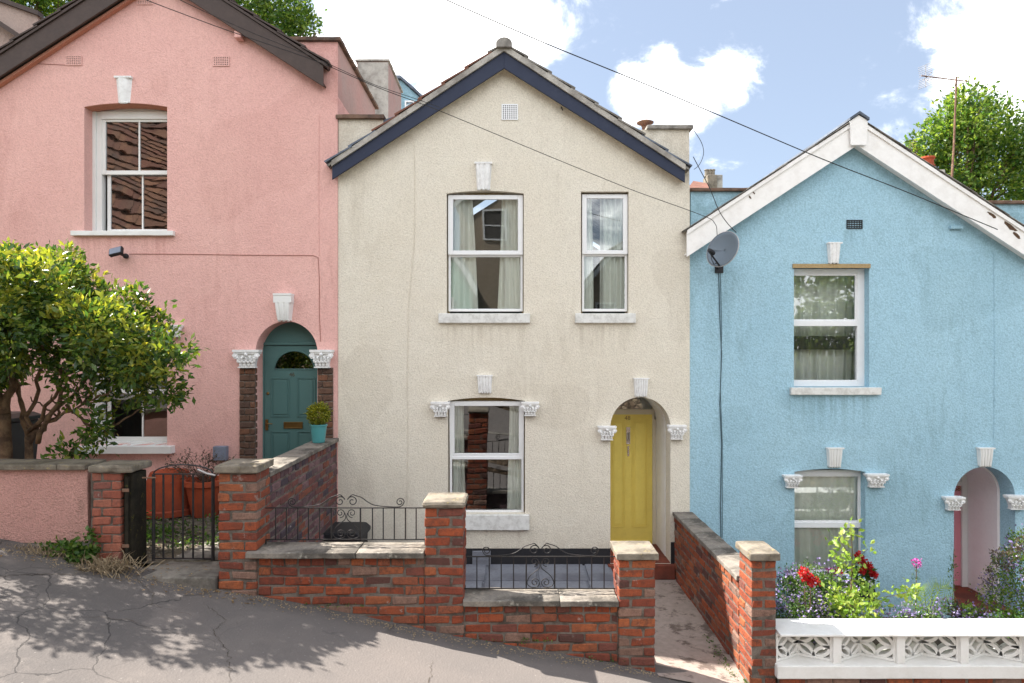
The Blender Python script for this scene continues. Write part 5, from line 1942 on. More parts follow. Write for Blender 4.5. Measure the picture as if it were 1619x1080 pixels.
def strip(mb, pts, w, y0, y1):
    P = [Vector((p[0], p[1])) for p in pts]
    L, Rr = [], []
    for i, p in enumerate(P):
        t = (P[min(i + 1, len(P) - 1)] - P[max(i - 1, 0)]).normalized()
        n = Vector((-t.y, t.x)) * w / 2
        L.append(p + n)
        Rr.append(p - n)
    for i in range(len(P) - 1):
        q = (Rr[i], Rr[i + 1], L[i + 1], L[i])
        vs = [(a.x, y0, a.y) for a in q] + [(a.x, y1, a.y) for a in q]
        mb.add(vs, [(0, 1, 2, 3), (7, 6, 5, 4), (0, 4, 5, 1), (2, 6, 7, 3)])


def screen_block_mesh():
    mb = MB()
    hw_, hh = Wb / 2 - .004, Hb / 2
    ring(mb, -hw_, hw_, -hh, hh, .022, -.058, .058)
    ax_, az_ = hw_ - .016, hh - .016
    strip(mb, [(ax_ * .98 * math.cos(2 * math.pi * i / 32), az_ * .98 * math.sin(2 * math.pi * i / 32)) for i in range(33)], .028, -.050, .050)
    r = 1.0
    for sx in (-1, 1):
        for sz in (-1, 1):
            pts = []
            for i in range(41):
                a = math.pi / 2 * i / 40
                u, v = sx * (1 - r * math.cos(a)), sz * (1 - r * math.sin(a))
                if abs(u) <= 1.01 and abs(v) <= 1.01:
                    pts.append((u * ax_, v * az_))
            strip(mb, pts, .028, -.054, .054)
    me = bpy.data.meshes.new('screen_block')
    me.from_pydata(mb.v, [], mb.f)
    me.materials.append(M['masonrywhite'])
    return me


sbm = screen_block_mesh()
ang = math.atan2(wv, per / 2)
for k in range(7):
    xf = 2.29 + per * k
    for s in (0, 1):
        cx = xf + per / 4 + s * per / 2
        if cx - per / 4 < 2.28 or cx > 6.0:
            continue
        place('screen_block', sbm, (cx, 6.045 + wv / 2, -2.61), bw, rot=(0, 0, ang if s == 0 else -ang))
    if k:
        MB().box(xf - .036, xf + .036, 5.965, 6.09, -2.735, -2.487).build('post', M['masonrywhite'], bw, bevel=.005)

# ------------------------------------------------------------------ objects in the front gardens
sb_ = thing('storage_box', (X(524, 8.5), 8.5, YARD), 'low black lidded box against the foot of the cream wall, behind the higher railing', 'box')
xa, xb = X(474, 8.55), X(580, 8.55)
MB().box(xa + .03, xb - .03, 8.28, 8.76, YARD + .02, -2.30).build('body', M['black'], sb_, bevel=.02)
MB().prism([(xa, -2.30), (xb, -2.30), (xb, -2.25), (xb - .06, -2.20), (xa + .06, -2.20), (xa, -2.25)], 8.24, 8.80).build('lid', M['black'], sb_, bevel=.012)

tp = thing('upturned_terracotta_pot', (X(266, 8.45), 8.45, -1.97), 'large terracotta pot standing upside down below the pink house window', 'pot')
MB().lathe([(.33, 0), (.335, .06), (.30, .075), (.295, .15), (.25, .40), (.21, .50), (.06, .53), (.0, .53)], (X(268, 8.3), 8.3, -1.96), 28).build('pot', M['terracotta'], tp, smooth=False)
tp2 = thing('terracotta_pot', (X(325, 8.2), 8.2, -1.97), 'smaller rimmed terracotta pot holding a dry bronze shrub, left of the green door', 'pot')
c = (X(325, 8.2), 8.2, -1.97)
MB().lathe([(.15, 0), (.22, .36), (.25, .37), (.25, .43), (.22, .43), (.21, .38), (.0, .38)], c, 24).build('pot', M['terracotta'], tp2)
lv = thing('white_louvre', (X(229, 8.8), 8.85, -1.9), 'low white slatted tray at the foot of the pink wall beside the big pot', 'tray')
for k in range(4):
    MB().box(X(215, 8.8), X(244, 8.8), 8.6, 8.83, Z(777, 8.8) + .045 * k, Z(777, 8.8) + .045 * k + .032).build('slat', M['white'], lv, bevel=.006)
bn = thing('wheelie_bin', (-5.98, 8.0, -1.95), 'dark green wheeled bin half hidden behind the left shrub trunk', 'bin')
mb = MB()
mb.add([(-6.2, 7.75, -1.9), (-5.76, 7.75, -1.9), (-5.76, 8.2, -1.9), (-6.2, 8.2, -1.9), (-6.26, 7.68, -.82), (-5.70, 7.68, -.82), (-5.70, 8.26, -.82), (-6.26, 8.26, -.82)],
       [(0, 3, 2, 1), (4, 5, 6, 7), (0, 1, 5, 4), (1, 2, 6, 5), (2, 3, 7, 6), (3, 0, 4, 7)])
mb.build('body', M['bin'], bn, bevel=.02)
MB().prism([(-6.28, -.815), (-5.68, -.815), (-5.68, -.77), (-5.8, -.73), (-6.15, -.73), (-6.28, -.77)], 7.66, 8.28).build('lid', M['bin'], bn, bevel=.01)
for s in (-6.15, -5.8):
    MB().tube([(s - .03, 8.22, -1.9), (s + .03, 8.22, -1.9)], .09, 14).build('wheel', M['black'], bn)

# ------------------------------------------------------------------ foliage
def leaves(name, lobes, n, ll, lw, mat, parent=None, seed=1, clump=.0, ncl=60, up=.35, shell=.55, kind=None, droop=0.):
    """lobes: (centre, (rx, ry, rz)); leaves gathered in clumps through each lobe"""
    rg_ = np.random.default_rng(seed)
    C = np.array([list(l[0]) for l in lobes], float)
    RR = np.array([list(l[1]) if isinstance(l[1], (tuple, list)) else [l[1]] * 3 for l in lobes], float)
    wgt = (RR.prod(axis=1)) ** (2 / 3)
    wgt /= wgt.sum()
    cl = rg_.choice(len(lobes), ncl, p=wgt)
    d = rg_.normal(size=(ncl, 3))
    d /= np.linalg.norm(d, axis=1)[:, None]
    rad = shell + (1 - shell) * rg_.random(ncl) ** .6
    cc_ = C[cl] + d * RR[cl] * rad[:, None]
    which = rg_.integers(0, ncl, n)
    p = cc_[which] + rg_.normal(size=(n, 3)) * clump
    out = p - C[cl[which]]
    out /= (np.linalg.norm(out, axis=1)[:, None] + 1e-6)
    tdir = out * .7 + rg_.normal(size=(n, 3)) * .65 + np.array([0, 0, .15 - droop])
    tdir /= np.linalg.norm(tdir, axis=1)[:, None]
    nrm = np.array([0, 0, up]) + rg_.normal(size=(n, 3)) * .5 + out * .3
    side = np.cross(tdir, nrm)
    side /= (np.linalg.norm(side, axis=1)[:, None] + 1e-6)
    nn = np.cross(side, tdir)
    s = rg_.uniform(.65, 1.25, n)[:, None]
    a = p
    b = p + tdir * ll * s
    mid = p + tdir * ll * s * .5
    l_ = mid + side * lw * s * .5 + nn * lw * s * .16
    r_ = mid - side * lw * s * .5 + nn * lw * s * .16
    vs = np.stack([a, l_, b, r_], axis=1).reshape(-1, 3)
    org = np.array([vs[:, 0].mean(), vs[:, 1].mean(), vs[:, 2].min()])
    vs = (vs - org).astype(np.float32)
    me = bpy.data.meshes.new(name)
    nf = n * 2
    me.vertices.add(n * 4)
    me.vertices.foreach_set('co', vs.ravel())
    base = np.arange(n)[:, None] * 4
    tri = (base[:, None, :] + np.array([[0, 1, 2], [0, 2, 3]])[None, :, :]).reshape(-1)
    me.loops.add(nf * 3)
    me.loops.foreach_set('vertex_index', tri.astype(np.int32))
    me.polygons.add(nf)
    me.polygons.foreach_set('loop_start', (np.arange(nf) * 3).astype(np.int32))
    me.polygons.foreach_set('loop_total', np.full(nf, 3, np.int32))
    me.update()
    me.materials.append(mat)
    return place(name, me, org, parent, kind=kind)


def branch(mb, a, b, r0, r1, wob=.05, n=7, seed=0):
    rr = random.Random(seed)
    a, b = Vector(a), Vector(b)
    pts = []
    for k in range(n + 1):
        t = k / n
        q = a.lerp(b, t)
        if 0 < k < n:
            q += Vector((rr.uniform(-wob, wob), rr.uniform(-wob, wob), rr.uniform(-wob, wob) * .5))
        pts.append(q)
    mb.tube(pts, [r0 + (r1 - r0) * k / n for k in range(n + 1)], 7)
    return pts


# shrub tree in the pink front garden
st = thing('evergreen_shrub', (X(45, 7.0), 7.0, -1.98), 'big glossy evergreen shrub with yellow sunlit-coloured tips behind the pink front wall', 'shrub')
tr = MB()
base = at(50, 852, 7.0)
f1 = at(45, 690, 7.0)
branch(tr, base, f1, .048, .036, .012, seed=1)
for i, (px, py, d, r) in enumerate(((100, 600, 6.9, .028), (30, 610, 7.1, .03), (70, 560, 7.0, .03), (130, 640, 6.8, .022), (10, 570, 7.2, .022), (160, 580, 6.7, .018), (95, 660, 7.1, .02))):
    e = at(px, py, d)
    branch(tr, f1 + Vector((0, 0, .03 * i - .1)), e, .024, r * .5, .05, seed=10 + i)
    for k in range(3):
        rr = random.Random(i * 7 + k)
        branch(tr, e, e + Vector((rr.uniform(-.4, .5), rr.uniform(-.4, .3), rr.uniform(.15, .55))), r * .6, .006, .03, seed=100 + i * 5 + k)
branch(tr, at(12, 850, 6.9), at(8, 655, 6.9), .06, .052, .008, seed=3)
branch(tr, at(8, 655, 6.9), at(30, 560, 7.1), .05, .02, .02, seed=4)
branch(tr, at(8, 655, 6.9), at(-40, 560, 6.9), .05, .02, .02, seed=5)
branch(tr, at(75, 790, 6.8), at(125, 700, 6.7), .03, .012, .03, seed=6)
branch(tr, at(60, 700, 6.9), at(105, 610, 6.8), .028, .016, .03, seed=7)
branch(tr, at(150, 690, 6.8), at(235, 640, 6.7), .014, .006, .03, seed=8)
branch(tr, at(105, 640, 6.9), at(160, 690, 6.8), .016, .012, .03, seed=9)
tr.build('trunk', M['bark'], st, smooth=True)
lobes = [(at(15, 470, 7.1), .42), (at(-60, 480, 7.1), .55), (at(75, 460, 7.0), .36), (at(128, 462, 6.9), .22), (at(120, 500, 6.9), .38), (at(195, 500, 6.8), .24),
         (at(195, 550, 6.8), .36), (at(240, 540, 6.75), .22), (at(250, 590, 6.75), .28), (at(205, 610, 6.8), .24), (at(262, 625, 6.7), .13), (at(60, 530, 7.0), .42),
         (at(0, 560, 7.0), .36), (at(-60, 560, 6.9), .5), (at(130, 565, 6.8), .30), (at(135, 640, 6.7), .15), (at(150, 672, 6.6), .13), (at(120, 705, 6.7), .12),
         (at(165, 695, 6.6), .07), (at(70, 470, 6.5), .32), (at(170, 535, 6.35), .32), (at(95, 445, 6.55), .24), (at(25, 430, 6.9), .2),
         (at(105, 735, 6.7), .13), (at(20, 520, 6.45), .38), (at(-90, 470, 6.5), .5), (at(-190, 470, 6.8), .6), (at(-170, 560, 6.5), .5), (at(60, 480, 6.0), .32), (at(-30, 480, 5.9), .42), (at(150, 525, 6.05), .26), (at(-140, 500, 5.8), .45),
         (at(215, 560, 6.2), .22), (at(258, 585, 6.25), .2), (at(22, 404, 6.9), .08), (at(62, 412, 6.9), .07), (at(225, 468, 6.8), .09), (at(258, 505, 6.8), .07), (at(290, 560, 6.8), .08), (at(110, 408, 6.8), .08)]
leaves('crown', lobes, 30000, .078, .034, M['leafy'], st, seed=3, clump=.05, ncl=1300, kind='stuff', shell=.72)
tips = [(l[0] + Vector((-.02, 0, l[1] * .42)), (l[1] * .85, l[1] * .85, l[1] * .62)) for l in lobes[:11] + lobes[19:23] + lobes[28:]]
leaves('sunlit_leaves', tips, 6500, .075, .034, M['sunlitleaf'], st, seed=14, clump=.032, ncl=900, kind='stuff', shell=.95, up=.2)  # yellow leaves over the top of each lobe: sunlight put into the colour

# topiary ball in the turquoise pot on the left garden wall
tb = thing('topiary_pot', at(504, 702, 8.42), 'round golden green topiary ball in a turquoise pot on the wall beside the green door', 'potted plant')
c = Vector((-2.385, 8.42, -1.127))
MB().lathe([(.072, 0), (.076, .012), (.098, .20), (.106, .205), (.106, .225), (.096, .225), (.09, .19), (0, .19)], c, 24).build('pot', M['turqpot'], tb)
MB().tube([c + Vector((0, 0, .18)), c + Vector((0, 0, .3))], .012, 6).build('stem', M['bark'], tb)
leaves('ball', [(c + Vector((0, 0, .345)), (.135, .135, .13))], 3000, .030, .012, M['topiary'], tb, seed=5, clump=.012, ncl=500, shell=.5, kind='stuff')

# dry bronze shrub in the terracotta pot
c = Vector((X(325, 8.2), 8.2, -1.6))
tw = MB()
for k in range(22):
    rr = random.Random(k)
    e = c + Vector((rr.uniform(-.42, .42), rr.uniform(-.2, .2), rr.uniform(.12, .42)))
    branch(tw, c, e, .005, .002, .03, 4, k)
tw.build('twigs', M['twig'], tp2)
leaves('leaves', [(c + Vector((-.1, 0, .22)), (.38, .2, .15))], 700, .045, .014, M['duskleaf'], tp2, seed=6, clump=.04, ncl=90, kind='stuff')

# ground plants in the pink yard
g_ = leaves('ground_cover', [((-4.0, 6.9, -1.97), (.35, .5, .07)), ((-3.3, 7.4, -1.96), (.6, .6, .05)), ((-4.25, 7.4, -1.95), (.5, .5, .12)), ((-3.9, 6.55, -1.93), (.2, .15, .16)), ((-2.9, 7.5, -1.96), (.3, .8, .06))],
            5200, .045, .022, M['weed'], None, seed=7, clump=.04, ncl=330, kind='stuff')
g_['label'] = 'low weeds spreading over the gravel behind the iron gate'
rr = random.Random(8)
py_ = bpy.data.objects['pink_house_yard']
for k in range(9):
    rough_box(-3.15 + rr.uniform(-.06, .02), -2.62 + rr.uniform(-.03, .03), 6.48 + k * .27, 6.73 + k * .27, -1.99, -1.945 + rr.uniform(-.01, .01), amp=.01, seed=200 + k).build('paving_stone', M['concrete'], py_, bevel=.012)
peb = MB()
for k in range(900):
    x, y = rr.uniform(-4.6, -2.6), rr.uniform(6.5, 8.7)
    r = rr.uniform(.008, .02)
    peb.blob((x, y, -1.972 + r * .4), r, r * .9, r * .6, 5, 3)
p_ = peb.build('gravel', M['coping'], None, kind='stuff')
p_['label'] = 'loose pale gravel on the pink house yard'

# weeds and dead grass at the foot of the pink wall
dl = leaves('fallen_leaves', [((-4.3, 5.95, ground(-4.3) + .004), (.9, .16, .004)), ((-2.4, 5.9, ground(-2.4) + .003), (.3, .10, .004)), ((-3.1, 5.85, ground(-3.1) + .004), (.5, .12, .004)), ((-3.0, 6.12, -1.965), (.4, .1, .004))],
            170, .04, .02, M['deadleaf'], None, seed=19, clump=.03, ncl=90, kind='stuff')
for_z = dl.data.vertices
for v in for_z:
    gx = v.co.x + dl.location.x
    gz = ground(gx) if not (-3.35 < gx < -2.6 and v.co.y + dl.location.y > 5.95) else -1.968
    v.co.z = gz + .006 + abs(v.co.z + dl.location.z - gz) * .12 - dl.location.z
dl['label'] = 'scattered dead leaves lying on the pavement near the gate'
# long cracks wandering over the pavement
pvm = bpy.data.objects['pavement']
for k, (pts, w) in enumerate((([(-1.9, 4.6), (-2.05, 4.95), (-2.3, 5.25), (-2.28, 5.45), (-2.6, 5.7)], .007), ([(-5.2, 5.5), (-4.6, 5.62), (-4.1, 5.45), (-3.7, 5.75), (-3.45, 6.0)], .010),
                              ([(-4.9, 5.9), (-4.5, 5.75), (-4.35, 5.4), (-3.9, 5.2)], .006), ([(-.7, 4.7), (-.62, 5.1), (-.65, 5.5)], .005), ([(.1, 4.9), (.22, 5.2), (.4, 5.38)], .006),
                              ([(-3.4, 5.05), (-2.9, 5.2), (-2.6, 5.05)], .004), ([(-3.3, 5.95), (-3.0, 5.7), (-2.9, 5.5), (-2.5, 5.42)], .005))):
    q = random.Random(300 + k)
    P = []
    for a, b in zip(pts, pts[1:]):
        for i in range(14):
            t = i / 14
            P.append((a[0] + (b[0] - a[0]) * t + q.gauss(0, .009), a[1] + (b[1] - a[1]) * t + q.gauss(0, .009)))
    mb = MB()
    n = len(P)
    vs = []
    for i, p in enumerate(P):
        a, b = P[max(i - 1, 0)], P[min(i + 1, n - 1)]
        dx, dy = b[0] - a[0], b[1] - a[1]
        L = math.hypot(dx, dy) + 1e-6
        ww = w * q.uniform(.25, 1.1) * math.sin(math.pi * (i + .5) / n) ** .4
        for s in (-1, 1):
            x, y = p[0] - dy / L * ww * s / 2, p[1] + dx / L * ww * s / 2
            vs.append((x, y, ground(x) + .012 * math.sin(x * 2.3 + y) * 1 - (6.2 - y) * .012 + .005))
    mb.add(vs, [(2 * i, 2 * i + 1, 2 * i + 3, 2 * i + 2) for i in range(n - 1)])
    mb.build('crack', M['soil'], pvm)
v_ = leaves('creeping_weed', [(at(118, 876, 6.05), (.2, .07, .09)), (at(90, 868, 6.1), (.12, .05, .06)), (at(140, 860, 6.08), (.05, .04, .12))], 620, .045, .036, M['weed'], None, seed=8, clump=.03, ncl=70)
tag(v_, 'bright green weed patch at the foot of the pink wall', 'weed')
v_['kind'] = 'stuff'


def straw(name, c, rx, ry, h, n, label, seed, lean=.6):
    rr = random.Random(seed)
    mb = MB()
    for k in range(n):
        a = Vector((c.x + rr.gauss(0, rx * .5), c.y + rr.gauss(0, ry * .5), c.z))
        a.z = min(a.z, ground(a.x) + .01)
        d = Vector((rr.uniform(-1, 1), rr.uniform(-.8, .5), rr.uniform(.1, 1) * lean)).normalized() * rr.uniform(.4, 1) * h
        m_ = a + d * .55 + Vector((0, 0, h * .18))
        e = a + d
        e.z = max(e.z, ground(e.x) + .01)
        w = Vector((rr.uniform(-1, 1), rr.uniform(-1, 1), 0)).normalized() * .0042
        mb.add([a - w, a + w, m_ + w, m_ - w, e], [(0, 1, 2, 3), (3, 2, 4)])
    o = mb.build(name, M['straw'], None)
    tag(o, label, 'dead grass', 'tufts of dead grass along the pink wall')
    return o


straw('dead_grass_tuft', at(163, 905, 5.98), .26, .13, .24, 420, 'big straw coloured tuft of dead grass in front of the brick pier by the gate', 1)
straw('dead_grass_tuft', at(30, 878, 6.05), .4, .07, .15, 520, 'thin straggling line of dead grass at the far left foot of the pink wall', 2)
straw('dead_grass_tuft', at(95, 893, 6.05), .16, .06, .13, 240, 'small clump of dead grass under the middle of the pink wall', 3)
straw('dead_grass_tuft', at(325, 898, 6.2), .07, .05, .10, 60, 'small dry tuft on the gate step beside the tall brick pier', 4)
# litter of fallen leaves and grit along the wall foot
gr = MB()
for k in range(1500):
    x = rr.uniform(-5.2, 2.0)
    y = 5.97 - abs(rr.gauss(0, .08))
    if 1.27 < x < 2.1:
        y = rr.uniform(5.7, 8.6)
        if rr.random() < .7:
            continue
    r = rr.uniform(.002, .007)
    z_ = ground(x) + .012 * math.sin(x * 2.3 + y) - (6.2 - y) * .012 if y < 6 else -2.96
    gr.blob((x, y, z_ + r * .3), r * 1.3, r, r * .7, 4, 3)
o = gr.build('grit', M['straw'], None, kind='stuff')
o['label'] = 'grit and crumbs lying along the foot of the front walls'
# moss between wall foot and pavement
ms = leaves('moss', [((-1.8, 5.985, ground(-1.8) + .005), (.6, .02, .012)), ((-.2, 5.985, ground(-.2) + .005), (.6, .02, .012)), ((.7, 5.985, ground(.7) + .005), (.3, .02, .012)), ((2.0, 6.6, -2.95), (.05, .5, .02)), ((2.09, 6.1, -2.98), (.01, .08, .03))],
            900, .016, .012, M['weed'], None, seed=18, clump=.008, ncl=240, kind='stuff')
ms['label'] = 'thin moss and seedlings in the joint at the foot of the brick walls'

# ------------------------------------------------------------------ blue house garden plants
def plant(name, loc, label, cat='plant', group=None):
    return thing(name, loc, label, cat, group)


pf_ = plant('bellflower_mound', (X(1282, 6.9), 6.9, -3.45), 'spreading mound of violet bellflowers at the left end behind the white screen wall', 'flowers')
lb_ = [(at(1255, 945, 6.9), (.18, .25, .22)), (at(1290, 935, 6.9), (.26, .25, .24)), (at(1325, 945, 7.0), (.16, .2, .2)), (at(1285, 985, 6.7), (.42, .25, .2)), (at(1265, 920, 7.1), (.14, .15, .14))]
leaves('foliage', lb_, 7000, .032, .014, M['weed'], pf_, seed=21, clump=.03, ncl=330, kind='stuff')
lb2 = [(l[0] + Vector((0, -.02, .03)), tuple(q * 1.06 for q in l[1])) for l in lb_]
leaves('blooms', lb2, 2200, .026, .024, M['purplef'], pf_, seed=22, clump=.03, ncl=420, shell=.85, kind='stuff')

wbx = thing('window_box', (X(1318, 8.62), 8.62, -3.45), 'dark window trough of red geraniums below the blue house ground floor window', 'window box')
MB().box(X(1262, 8.7), X(1374, 8.7), 8.55, 8.78, Z(944, 8.7), Z(925, 8.7)).build('trough', M['black'], wbx, bevel=.008)
MB().box(X(1290, 8.7), X(1350, 8.7), 8.6, 8.75, -3.47, Z(944.5, 8.7)).build('stand', M['coping'], wbx)
leaves('foliage', [(at(1275, 920, 8.6), (.14, .1, .10)), (at(1318, 922, 8.6), (.2, .1, .08)), (at(1362, 912, 8.6), (.16, .1, .14))], 900, .05, .04, M['weed'], wbx, seed=23, clump=.03, ncl=90, kind='stuff')
for k, (px, py, r) in enumerate(((1357, 880, .038), (1362, 886, .03), (1373, 896, .034), (1364, 903, .02), (1381, 908, .018), (1325, 905, .03))):
    leaves('geranium_head', [(at(px, py, 8.45), r)], 90, .032, .03, M['redf'], wbx, seed=50 + k, clump=.012, ncl=30)
for k, (px, py) in enumerate(((1311, 903), (1318, 908))):
    leaves('pink_bloom', [(at(px, py, 8.45), .03)], 40, .03, .026, M['pinkf'], wbx, seed=70 + k, clump=.01, ncl=14)

rg2 = plant('red_geranium', (X(1280, 6.62), 6.62, -3.45), 'pair of red geranium heads rising through the violet bellflowers', 'flowers')
tw = MB()
for k, (px, py) in enumerate(((1272, 906), (1282, 920))):
    branch(tw, at(1280, 1110, 6.62), at(px, py, 6.6), .006, .004, .01, 6, 70 + k)
tw.build('stem', M['bark'], rg2)
for k, (px, py, r) in enumerate(((1271, 905, .035), (1275, 912, .035), (1281, 918, .04), (1287, 921, .035))):
    leaves('flower_head', [(at(px, py, 6.6), r)], 80, .026, .024, M['redf'], rg2, seed=150 + k, clump=.01, ncl=30)

sp = plant('lime_sapling', (X(1346, 6.6), 6.6, -3.45), 'upright young sapling with bright lime green leaves behind the white coping', 'sapling')
tw = MB()
branch(tw, at(1346, 1115, 6.6), at(1345, 838, 6.6), .010, .004, .015, 8, 4)
branch(tw, at(1345, 900, 6.6), at(1372, 868, 6.55), .004, .002, .01, 4, 5)
branch(tw, at(1345, 880, 6.6), at(1325, 850, 6.6), .004, .002, .01, 4, 6)
branch(tw, at(1346, 960, 6.6), at(1395, 945, 6.5), .004, .002, .01, 4, 7)
branch(tw, at(1395, 945, 6.5), at(1440, 935, 6.45), .003, .002, .01, 4, 8)
tw.build('stem', M['bark'], sp)
leaves('leaves', [(at(1350, 838, 6.6), (.09, .07, .06)), (at(1330, 850, 6.6), (.10, .08, .06)), (at(1326, 872, 6.6), (.10, .08, .09)), (at(1340, 893, 6.6), (.13, .08, .07)), (at(1370, 871, 6.55), (.06, .06, .05)),
                  (at(1350, 915, 6.6), (.10, .08, .06))], 190, .062, .034, M['lime'], sp, seed=31, clump=.03, ncl=80, shell=.3)
leaves('lower_leaves', [(at(1350, 960, 6.55), (.24, .15, .11)), (at(1375, 950, 6.5), (.18, .12, .08)), (at(1330, 950, 6.6), (.12, .1, .12))], 420, .058, .034, M['lime'], sp, seed=32, clump=.035, ncl=110, shell=.4)
leaves('trailing_leaves', [(at(1412, 938, 6.47), (.05, .05, .04)), (at(1435, 932, 6.45), (.08, .06, .07)), (at(1447, 940, 6.45), (.06, .05, .04))], 48, .062, .034, M['lime'], sp, seed=33, clump=.02, ncl=24, shell=.3)

vb = plant('tall_pink_flower', (X(1444, 7.0), 7.0, -3.45), 'single tall stalk topped by a small magenta flower left of the palm', 'flower')
tw = MB()
branch(tw, at(1442, 1085, 7.0), at(1449, 893, 7.0), .006, .004, .006, 6, 9)
tw.build('stem', M['bark'], vb)
leaves('leaves', [(at(1447, 925, 7.0), (.02, .02, .18))], 70, .035, .012, M['weed'], vb, seed=34, clump=.012, ncl=40)
leaves('flower_head', [(at(1449, 891, 7.0), (.045, .045, .025))], 60, .025, .02, M['pinkf'], vb, seed=35, clump=.008, ncl=25)

pm_ = plant('small_palm', (X(1466, 6.9), 6.9, -3.45), 'small feathery palm with arching green fronds left of the blue house porch', 'palm')
for k, (px, py, lift) in enumerate(((1498, 925, .12), (1505, 940, .08), (1440, 934, .10), (1432, 950, .05), (1480, 922, .10), (1458, 928, .1), (1492, 960, .03), (1420, 968, .02))):
    a = at(1466, 985, 6.9)
    b = at(px, py, 6.9 + .12 * math.sin(k * 2.1))
    mb = MB()
    pts = []
    for i in range(13):
        t = i / 12
        q = a.lerp(b, t) + Vector((0, 0, lift * math.sin(math.pi * t) * .9))
        pts.append(q)
    mb.tube(pts, [.005 * (1 - .7 * i / 12) for i in range(13)], 4)
    for i in range(3, 13):
        t = (pts[min(i + 1, 12)] - pts[i - 1]).normalized()
        for s in (-1, 1):
            w = Vector((t.z, 0, -t.x)) * s
            e = pts[i] + (t * .75 + w * .65 + Vector((0, -.15 * s, -.1))).normalized() * (.10 * math.sin(math.pi * (i - 1) / 13) + .03)
            mb.add([pts[i] - t * .005, pts[i] + t * .006, e], [(0, 1, 2)])
    mb.build('frond', M['lime'], pm_)

rb = plant('violet_bush', (X(1605, 7.2), 7.2, -3.45), 'tall violet flowered bush with bronze tips in front of the blue house porch', 'bush')
lb_ = [(at(1600, 935, 7.2), (.25, .25, .28)), (at(1630, 910, 7.2), (.32, .3, .35)), (at(1580, 955, 7.1), (.17, .2, .2)), (at(1650, 880, 7.3), (.35, .3, .3))]
leaves('foliage', lb_, 5000, .035, .018, M['treeleaf'], rb, seed=41, clump=.035, ncl=300, kind='stuff')
leaves('blooms', [(l[0] + Vector((-.02, -.03, .02)), tuple(q * 1.05 for q in l[1])) for l in lb_], 1300, .026, .024, M['purplef'], rb, seed=42, clump=.035, ncl=330, shell=.85, kind='stuff')
for k, (px, py) in enumerate(((1575, 880), (1592, 888), (1562, 912), (1604, 872), (1616, 862))):
    leaves('bronze_spike', [(at(px, py, 7.1), (.05, .03, .09))], 110, .03, .014, M['duskleaf'], rb, seed=80 + k, clump=.012, ncl=40)

lf = leaves('border_flowers', [(at(1410, 968, 6.9), (.18, .15, .06)), (at(1455, 965, 6.8), (.2, .15, .06)), (at(1495, 962, 6.9), (.12, .15, .10)), (at(1385, 978, 6.6), (.2, .1, .05)), (at(1545, 975, 6.9), (.2, .12, .05))],
            650, .028, .018, M['purplef'], None, seed=44, clump=.025, ncl=160)
tag(lf, 'low ribbon of small violet flowers along the back of the white coping', 'flowers')
lf['kind'] = 'stuff'
lf = leaves('border_foliage', [(at(1410, 975, 6.9), (.22, .15, .09)), (at(1455, 972, 6.8), (.25, .15, .09)), (at(1500, 970, 6.9), (.18, .15, .10)), (at(1385, 985, 6.6), (.25, .1, .07)), (at(1550, 980, 6.9), (.3, .15, .07)), (at(1600, 990, 6.7), (.3, .15, .1)), ((3.6, 7.0, -3.25), (1.3, .4, .18)), ((4.9, 7.0, -3.25), (1.2, .4, .2)), ((2.9, 6.9, -3.2), (.5, .4, .25))],
            9000, .032, .016, M['weed'], None, seed=45, clump=.03, ncl=260, kind='stuff')
lf['label'] = 'low green growth filling the bed behind the white screen wall'
s1 = plant('slender_stalk', (X(1506, 7.4), 7.4, -3.45), 'slender leafy stalk standing against the left jamb of the blue house porch', 'plant')
tw = MB()
branch(tw, at(1505, 1055, 7.4), at(1508, 868, 7.4), .005, .003, .01, 6, 12)
tw.build('stem', M['bark'], s1)
leaves('leaves', [(at(1506, 915, 7.4), (.03, .03, .30))], 110, .03, .012, M['weed'], s1, seed=46, clump=.012, ncl=60)
bz = plant('bronze_mound', (X(1525, 7.6), 7.6, -3.45), 'low dark bronze leaved mound at the foot of the blue house porch', 'plant')
leaves('foliage', [(at(1522, 968, 7.6), (.14, .12, .09)), (at(1540, 975, 7.6), (.12, .1, .05))], 900, .04, .02, M['duskleaf'], bz, seed=47, clump=.02, ncl=120, kind='stuff')
leaves('pale_tuft', [(at(1531, 965, 7.4), (.06, .05, .05))], 110, .035, .022, M['lime'], bz, seed=48, clump=.012, ncl=30)

# ------------------------------------------------------------------ hill trees behind the roofs
def big_tree(name, px, d, lobes, n, label, seed, zb=-4.0, ll=.15, lw=.075):
    t = thing(name, (X(px, d), d, zb), label, 'tree', 'trees behind the houses')
    tm = MB()
    c0 = Vector((X(px, d), d, zb))
    top = sum((l[0] for l in lobes), Vector()) / len(lobes)
    branch(tm, c0, top, .22, .08, .12, 8, seed)
    for k, l in enumerate(lobes):
        s = c0.lerp(top, .55 + .4 * (k % 4) / 4)
        branch(tm, s, l[0], .07, .02, .12, 6, seed + k)
        for q in range(3):
            rr = random.Random(seed * 9 + k * 3 + q)
            branch(tm, s.lerp(l[0], .6), l[0] + Vector((rr.uniform(-1, 1), rr.uniform(-1, 1), rr.uniform(-.6, 1))) * l[1] * .7, .025, .008, .08, 5, seed + 50 + q)
    tm.build('trunk', M['bark'], t, smooth=True)
    leaves('crown', lobes, n, ll, lw, M['treeleaf'], t, seed=seed, clump=.15, ncl=int(n / 38), shell=.6, kind='stuff')
    return t


